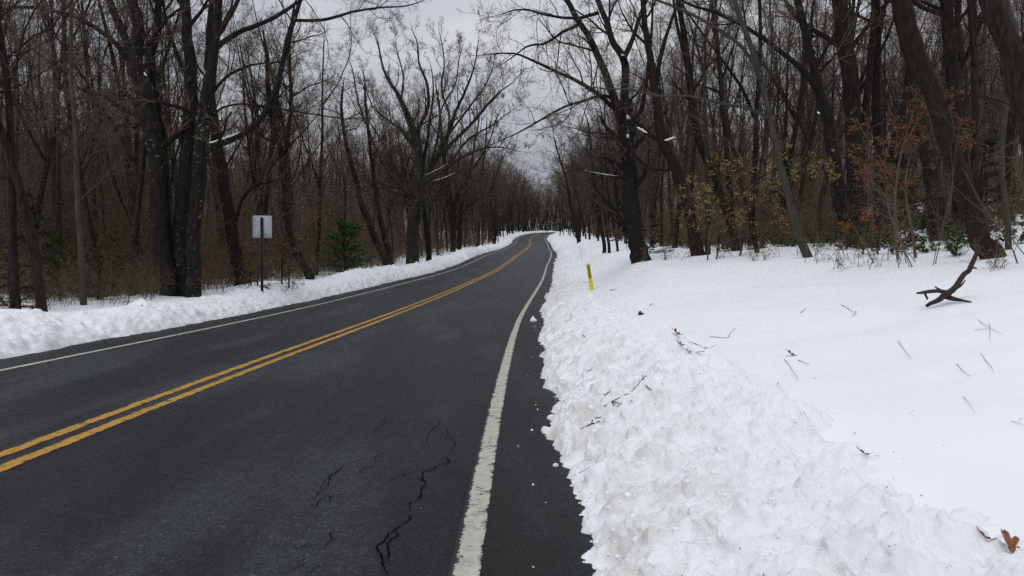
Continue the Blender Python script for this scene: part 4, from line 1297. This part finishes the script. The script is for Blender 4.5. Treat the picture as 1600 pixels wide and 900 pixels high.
# ------------------------------------------------------------------ road sign seen from behind
def build_sign():
    Y = 24.6; base = hit(410, 455)
    Y = base[1]; X = base[0]
    e = empty('road_sign', (X, Y, base[2]), 'blank grey back of a metal road sign on a dark post in the left bank', 'sign')
    e.rotation_euler = (0, R(.6), 0)
    k = Y / F
    top = (455 - 340) * k; bot = (455 - 372) * k
    w = 30 * k; h = 35 * k; cz = (455 - 354.5) * k
    g = Geo()      # U channel post
    g.box((0, .005, top / 2 - .25), (.045, .006, top + .5)); 
    for sx in (-1, 1):
        g.box((sx * .0245, -.012, top / 2 - .25), (.004, .035, top + .5)); g.box((sx * .036, -.030, top / 2 - .25), (.020, .004, top + .5))
    ob('post', g.mesh('post', False), M['post_steel'], e)
    # rounded panel
    r = .05; pts = []
    for cx, cy, a0 in ((w/2-r, h/2-r, 0), (-w/2+r, h/2-r, 90), (-w/2+r, -h/2+r, 180), (w/2-r, -h/2+r, 270)):
        for a in range(0, 91, 15): pts.append((cx + r * math.cos(R(a0 + a)), cy + r * math.sin(R(a0 + a))))
    n = len(pts)
    V = [(x, .012, z + cz) for x, z in pts] + [(x, .016, z + cz) for x, z in pts] + [(0, .012, cz), (0, .016, cz)]
    T = []; Q = []
    for i in range(n):
        j = (i + 1) % n
        T += [[2 * n, i, j], [2 * n + 1, n + j, n + i]]; Q.append([i, n + i, n + j, j])
    g = Geo(); g.add(V, Q, T); ob('sign_panel', g.mesh('sign_panel', False), M['alu'], e)
    for dz in (-.22, .22):
        g = Geo(); a = np.arange(6) * math.pi / 3
        V = [(.012 * math.cos(t), yy, .012 * math.sin(t) + cz + dz) for yy in (-.012, .004) for t in a]
        g.add(V, [[i, (i + 1) % 6, 6 + (i + 1) % 6, 6 + i] for i in range(6)], [[0, i, i + 1] for i in range(1, 5)])
        ob('bolt', g.mesh('bolt', False), M['bolt'], e)
build_sign()

def build_marker():
    b = hit(925, 453); Y = b[1]; k = Y / F
    e = empty('marker_post', tuple(b), 'leaning yellow plastic marker post in the right snow bank', 'marker post')
    H = 42 * k; w = 6.0 * k
    def slab(z0, z1, w, yf, t, rnd=False):
        g = Geo(); m = 7
        xs = np.linspace(-w / 2, w / 2, m)
        zz = np.linspace(z0, z1, 10)
        V = []; 
        for side_ in (0, 1):
            for z in zz:
                for x in xs:
                    top = z
                    if rnd and z == zz[-1]: top = z - .35 * w * (abs(x) / (w / 2)) ** 3
                    V.append((x, yf + side_ * t + .02 * (x / (w / 2)) ** 2, top))
        n = len(zz); Q = []
        for i in range(n - 1):
            for j in range(m - 1):
                a = i * m + j; Q.append([a, a + 1, a + m + 1, a + m]); b_ = a + n * m; Q.append([b_, b_ + m, b_ + m + 1, b_ + 1])
            a = i * m; b_ = a + n * m; Q.append([a, a + m, b_ + m, b_]); a += m - 1; b_ += m - 1; Q.append([a, b_, b_ + m, a + m])
        for j in range(m - 1):
            a = (n - 1) * m + j; b_ = a + n * m; Q.append([a, a + 1, b_ + 1, b_])
        g.add(V, Q); return g
    ob('post', slab(-.3, H, w, 0, .006, True).mesh('post'), M['marker'], e)
    ob('reflector_sheet', slab(H * .44, H * .93, w * .80, -.004, .003).mesh('reflector_sheet'), M['marker_sheet'], e)
    e.rotation_euler = (0, R(-9), 0)
build_marker()
g = Geo(); b = hit(909, 404); P, rd = resample([b + [0, 0, -.3], b + [-.03, 0, .5], b + [-.2, 0, 1.05]], [.012, .011, .008], 8)
g.tubes((P - b)[None], rd[None], 6)
o = ob('snow_stake', g.mesh('snow_stake'), M['post_steel']); o.location = tuple(b)
tag(o, 'thin dark stake leaning in the bank beyond the yellow marker post', 'stake')

# ------------------------------------------------------------------ the fallen limb
def fallen():
    Y0 = hit(1478, 474)[1]
    base = hit(1478, 474)
    g = Geo()
    def limb(pts, dys=0):
        n = len(pts)
        P = np.array([at_depth(x, y, Y0 + dys * i / (n - 1)) for i, (x, y, w) in enumerate(pts)]); Rd = np.array([w * Y0 / F / 2 for *_, w in pts])
        P, Rd = resample(P, Rd, 16); P[1:-1] += np.random.default_rng(5).normal(size=(14, 3)) * .006
        g.tubes((P - base)[None], Rd[None], 9); return P, Rd
    parts = []
    limb([(1527, 393, 6), (1516, 418, 7.5), (1503, 434, 8), (1491, 450, 9), (1479, 459, 10), (1466, 469, 8), (1448, 478, 5)], -.2)
    me1 = g.mesh('main_stem'); 
    e = empty('fallen_limb', tuple(base), 'dark forked dead limb stuck upright in the smooth snow below the leaning trunk', 'branch')
    ob('main_stem', me1, M['dead_wood'], e)
    for nm, pts, dy in [('side_branch', [(1484, 459, 8), (1470, 455, 6), (1455, 455, 6), (1442, 457, 5), (1433, 458, 3)], -.5),
                        ('side_branch', [(1445, 457, 4), (1447, 463, 3.5), (1449, 466, 3), (1448, 468, 2)], .1),
                        ('side_branch', [(1474, 463, 8), (1486, 466, 8), (1500, 469, 5), (1518, 472, 2)], -.3),
                        ('side_branch', [(1475, 456, 4), (1467, 452, 3.5), (1461, 448, 2)], .3),
                        ('side_branch', [(1492, 452, 4), (1502, 446, 3), (1508, 438, 2)], .4),
                        ('side_branch', [(1514, 424, 5), (1520, 418, 3.5), (1526, 420, 2)], .3)]:
        g = Geo(); n = len(pts)
        P = np.array([at_depth(x, y, Y0 + dy * i / (n - 1)) for i, (x, y, w) in enumerate(pts)]); Rd = np.array([w * Y0 / F / 2 for *_, w in pts])
        P, Rd = resample(P, Rd, 9); g.tubes((P - base)[None], Rd[None], 7)
        ob(nm, g.mesh(nm), M['dead_wood'], e)
fallen()

# ------------------------------------------------------------------ sticks, stems and leaves on the snow
def twig(label, lines, w, m='stick_dark', name='twig', lift=.005, cat='twig', stand=0):
    g = Geo(); b = None; w = w * .9
    for pts in lines:
        P = [hit(x, y) for x, y in pts]
        P = np.array([p + [0, 0, lift + (stand * i / max(1, len(P) - 1))] for i, p in enumerate(P)])
        if len(P) == 2: P = np.array([P[0], (P[0] + P[1]) / 2 + [0, 0, .008], P[1]])
        if b is None: b = P[0].copy()
        k = P[0][1] / F
        P, rd = resample(P, np.linspace(w, w * .45, len(P)) * k / 2, 10)
        P = P + np.random.default_rng(len(P)).normal(size=P.shape) * w * k * .15
        g.tubes((P - b)[None], rd[None], 6)
    o = ob(name, g.mesh(name), M[m]); o.location = tuple(b)
    return tag(o, label, cat)
Z5 = lambda L_: [[(850 + x / 4, 450 + y / 4) for x, y in l] for l in L_]
Z8 = lambda L_: [[(1150 + x / 3, 450 + y / 3) for x, y in l] for l in L_]
twig('long forked black twig lying across the ploughed bank', Z5([[(377, 742), (382, 722), (425, 712), (490, 680), (550, 645), (600, 590), (608, 545)], [(600, 590), (620, 570), (637, 553)], [(425, 712), (460, 722), (485, 724)], [(425, 715), (437, 738), (470, 735), (485, 724)]]), 1.9)
twig('short thick black stick with a stub on the ploughed bank near the road', Z5([[(232, 885), (270, 866), (298, 850), (303, 828), (325, 815), (358, 810)], [(298, 850), (318, 850), (330, 843)], [(335, 842), (350, 840)]]), 2.4)
twig('thin branching twig on the smooth snow above the brown leaves', Z5([[(1040, 305), (1090, 310), (1130, 315), (1165, 282), (1195, 250)]]), 1.0)
twig('wispy forked twig beside the curled brown leaves', Z5([[(895, 385), (925, 398), (960, 398), (1010, 375), (1045, 372), (1075, 358)], [(960, 355), (985, 366), (1010, 375)], [(1010, 378), (995, 398), (970, 400)]]), 1.0)
twig('small wet stick on the bank above the long forked twig', Z5([[(377, 670), (398, 658), (415, 648)]]), 1.8, 'stick_brown')
twig('tiny stick halfway up the ploughed bank', Z5([[(270, 525), (284, 516), (297, 508)]]), 1.6, 'stick_brown')
twig('needle thin dark twig right of the long forked one', Z5([[(540, 705), (557, 735)]]), 1.0)
twig('dark sliver of bark on the smooth snow near the marker post', Z5([[(415, 14), (435, 12), (452, 5)]]), 1.8)
twig('dark bark sliver right of the dirty snow clump', Z5([[(660, 110), (675, 102), (688, 100)]]), 1.5, 'stick_brown')
twig('brown stick on the asphalt touching the foot of the bank', [[(832, 635), (845, 635), (856, 636)]], 1.8, 'stick_brown')
twig('thin twig near the foot of the bank below the black stick', [[(898, 743), (908, 738), (921, 731)]], 1.0)
for lb, l, w in [
    ('leaning grass stem in the middle of the smooth snow', [[(760, 250), (790, 296), (820, 340)]], 1.1),
    ('dark stem standing in the snow at the right, nearer the leaning pair', [[(1035, 357), (1062, 394), (1100, 428)]], 1.2),
    ('bent dark stem in the snow close to the right frame edge', [[(1147, 308), (1170, 345), (1192, 372), (1205, 407)]], 1.2),
    ('long stem just below the red leaf on the smooth snow', [[(228, 335), (262, 388), (290, 437)]], 1.1),
    ('short dark stem to the right of the red leaf', [[(290, 338), (315, 353), (343, 368)]], 1.3),
    ('crossed wiry twigs in the snow beneath the fallen limb', [[(1110, 120), (1150, 165), (1190, 195), (1250, 228)], [(1120, 198), (1160, 198), (1190, 205)], [(1188, 170), (1190, 205), (1187, 255)]], .9),
    ('small hooked twig left of the fallen limb', [[(562, 108), (555, 128), (537, 142)], [(495, 80), (525, 100), (550, 122)]], 1.2),
    ('little dark stick on the upper part of the smooth snow', [[(303, 117), (328, 105)]], 1.6),
    ('faint stem low on the smooth snow toward the right', [[(1065, 510), (1095, 555), (1120, 600)]], .9),
    ('dark forked twig at the right frame edge', [[(1290, 625), (1320, 642), (1348, 662)], [(1325, 622), (1348, 632)]], 1.1),
    ('short curled stem near the top of the ploughed bank', [[(197, 443), (195, 455), (199, 468)]], 1.2),
    ('faint stem rising where the bank meets smooth snow', [[(315, 580), (327, 608), (338, 632)]], .9)]:
    twig(lb, Z8(l), w * .78, 'stick_dark', 'stem', .003, 'stem', .02)
twig('bare branch poking up behind the left bank beside the trunk clump', [[(222, 479), (235, 466), (257, 450)]], 2.0, 'stick_dark', 'branch', .03, 'branch', .45)

OAK = [(0, -.5), (.06, -.34), (.20, -.36), (.16, -.20), (.34, -.16), (.30, -.02), (.18, .02), (.38, .16), (.32, .28), (.14, .22), (.20, .40), (.08, .50), (0, .46),
       (-.09, .52), (-.18, .38), (-.12, .24), (-.34, .30), (-.36, .14), (-.16, .04), (-.30, -.04), (-.30, -.18), (-.14, -.20), (-.18, -.36), (-.05, -.34)]
def leaf(px, py, size, rz, label, m, curl=.35, tilt=(.2, 0), sx=1.0):
    p = hit(px, py)
    V = [(0, 0, 0)]; n = len(OAK)
    ring1 = [(x * .5 * sx, y * .5, 0) for x, y in OAK]; ring2 = [(x * sx, y, 0) for x, y in OAK]
    V = [(0, 0, 0)] + ring1 + ring2
    V = np.array(V, float)
    V[:, 2] = curl * (V[:, 0] ** 2 * 2.2 + V[:, 1] ** 2 * .8) + .03 * np.sin(V[:, 1] * 9)
    T = [[0, 1 + i, 1 + (i + 1) % n] for i in range(n)]
    Q = [[1 + i, 1 + n + i, 1 + n + (i + 1) % n, 1 + (i + 1) % n] for i in range(n)]
    V *= size
    g = Geo(); g.add(V, Q, T)
    g.tubes(np.array([[0, -.48, .03], [.02, -.62, .05], [.05, -.75, .10]]) * size, np.array([.012, .010, .008]) * size, 5)
    o = ob('oak_leaf', g.mesh('oak_leaf', False), M[m]); o.location = (p[0], p[1], p[2] + size * .12); o.rotation_euler = (tilt[0], tilt[1], rz)
    tag(o, label, 'leaf')
leaf(1580, 862, .135, .35, 'rust brown lobed oak leaf in the bottom right corner', 'oak_leaf', .6, (.7, .15), .8)
leaf(1540, 844, .085, 1.0, 'narrow folded reddish leaf just left of the corner oak leaf', 'oak_leaf_red', 1.6, (.35, .2), .45)
leaf(1352, 713, .10, 1.45, 'curled dark red leaf at the crest of the ploughed bank', 'oak_leaf_red', 1.8, (.2, .5), .35)
leaf(1236, 556, .15, 1.2, 'red brown leaf alone on the smooth snow', 'oak_leaf_red', .9, (.4, .1), .8)
leaf(1057, 524, .17, 1.4, 'curled brown leaf at the edge of the ploughed snow, uppermost of three', 'oak_leaf', 1.2, (.5, .1), .8)
leaf(1064, 541, .14, .9, 'greyish rotten leaf, middle one of three beside the wispy twig', 'oak_leaf_grey', 1.2, (.3, .1), .6)
leaf(1076, 552, .13, 1.3, 'dark curled leaf, lowest of three beside the wispy twig', 'oak_leaf_red', 1.5, (.2, .1), .4)
leaf(1012, 608, .09, 1.5, 'light orange brown leaf on the ploughed bank right of the long twig', 'oak_leaf_tan', .6, (.5, .1), .9)
leaf(912, 527, .10, .6, 'blackish leaf high on the ploughed bank near the road', 'oak_leaf_red', 1.6, (.2, .1), .5)
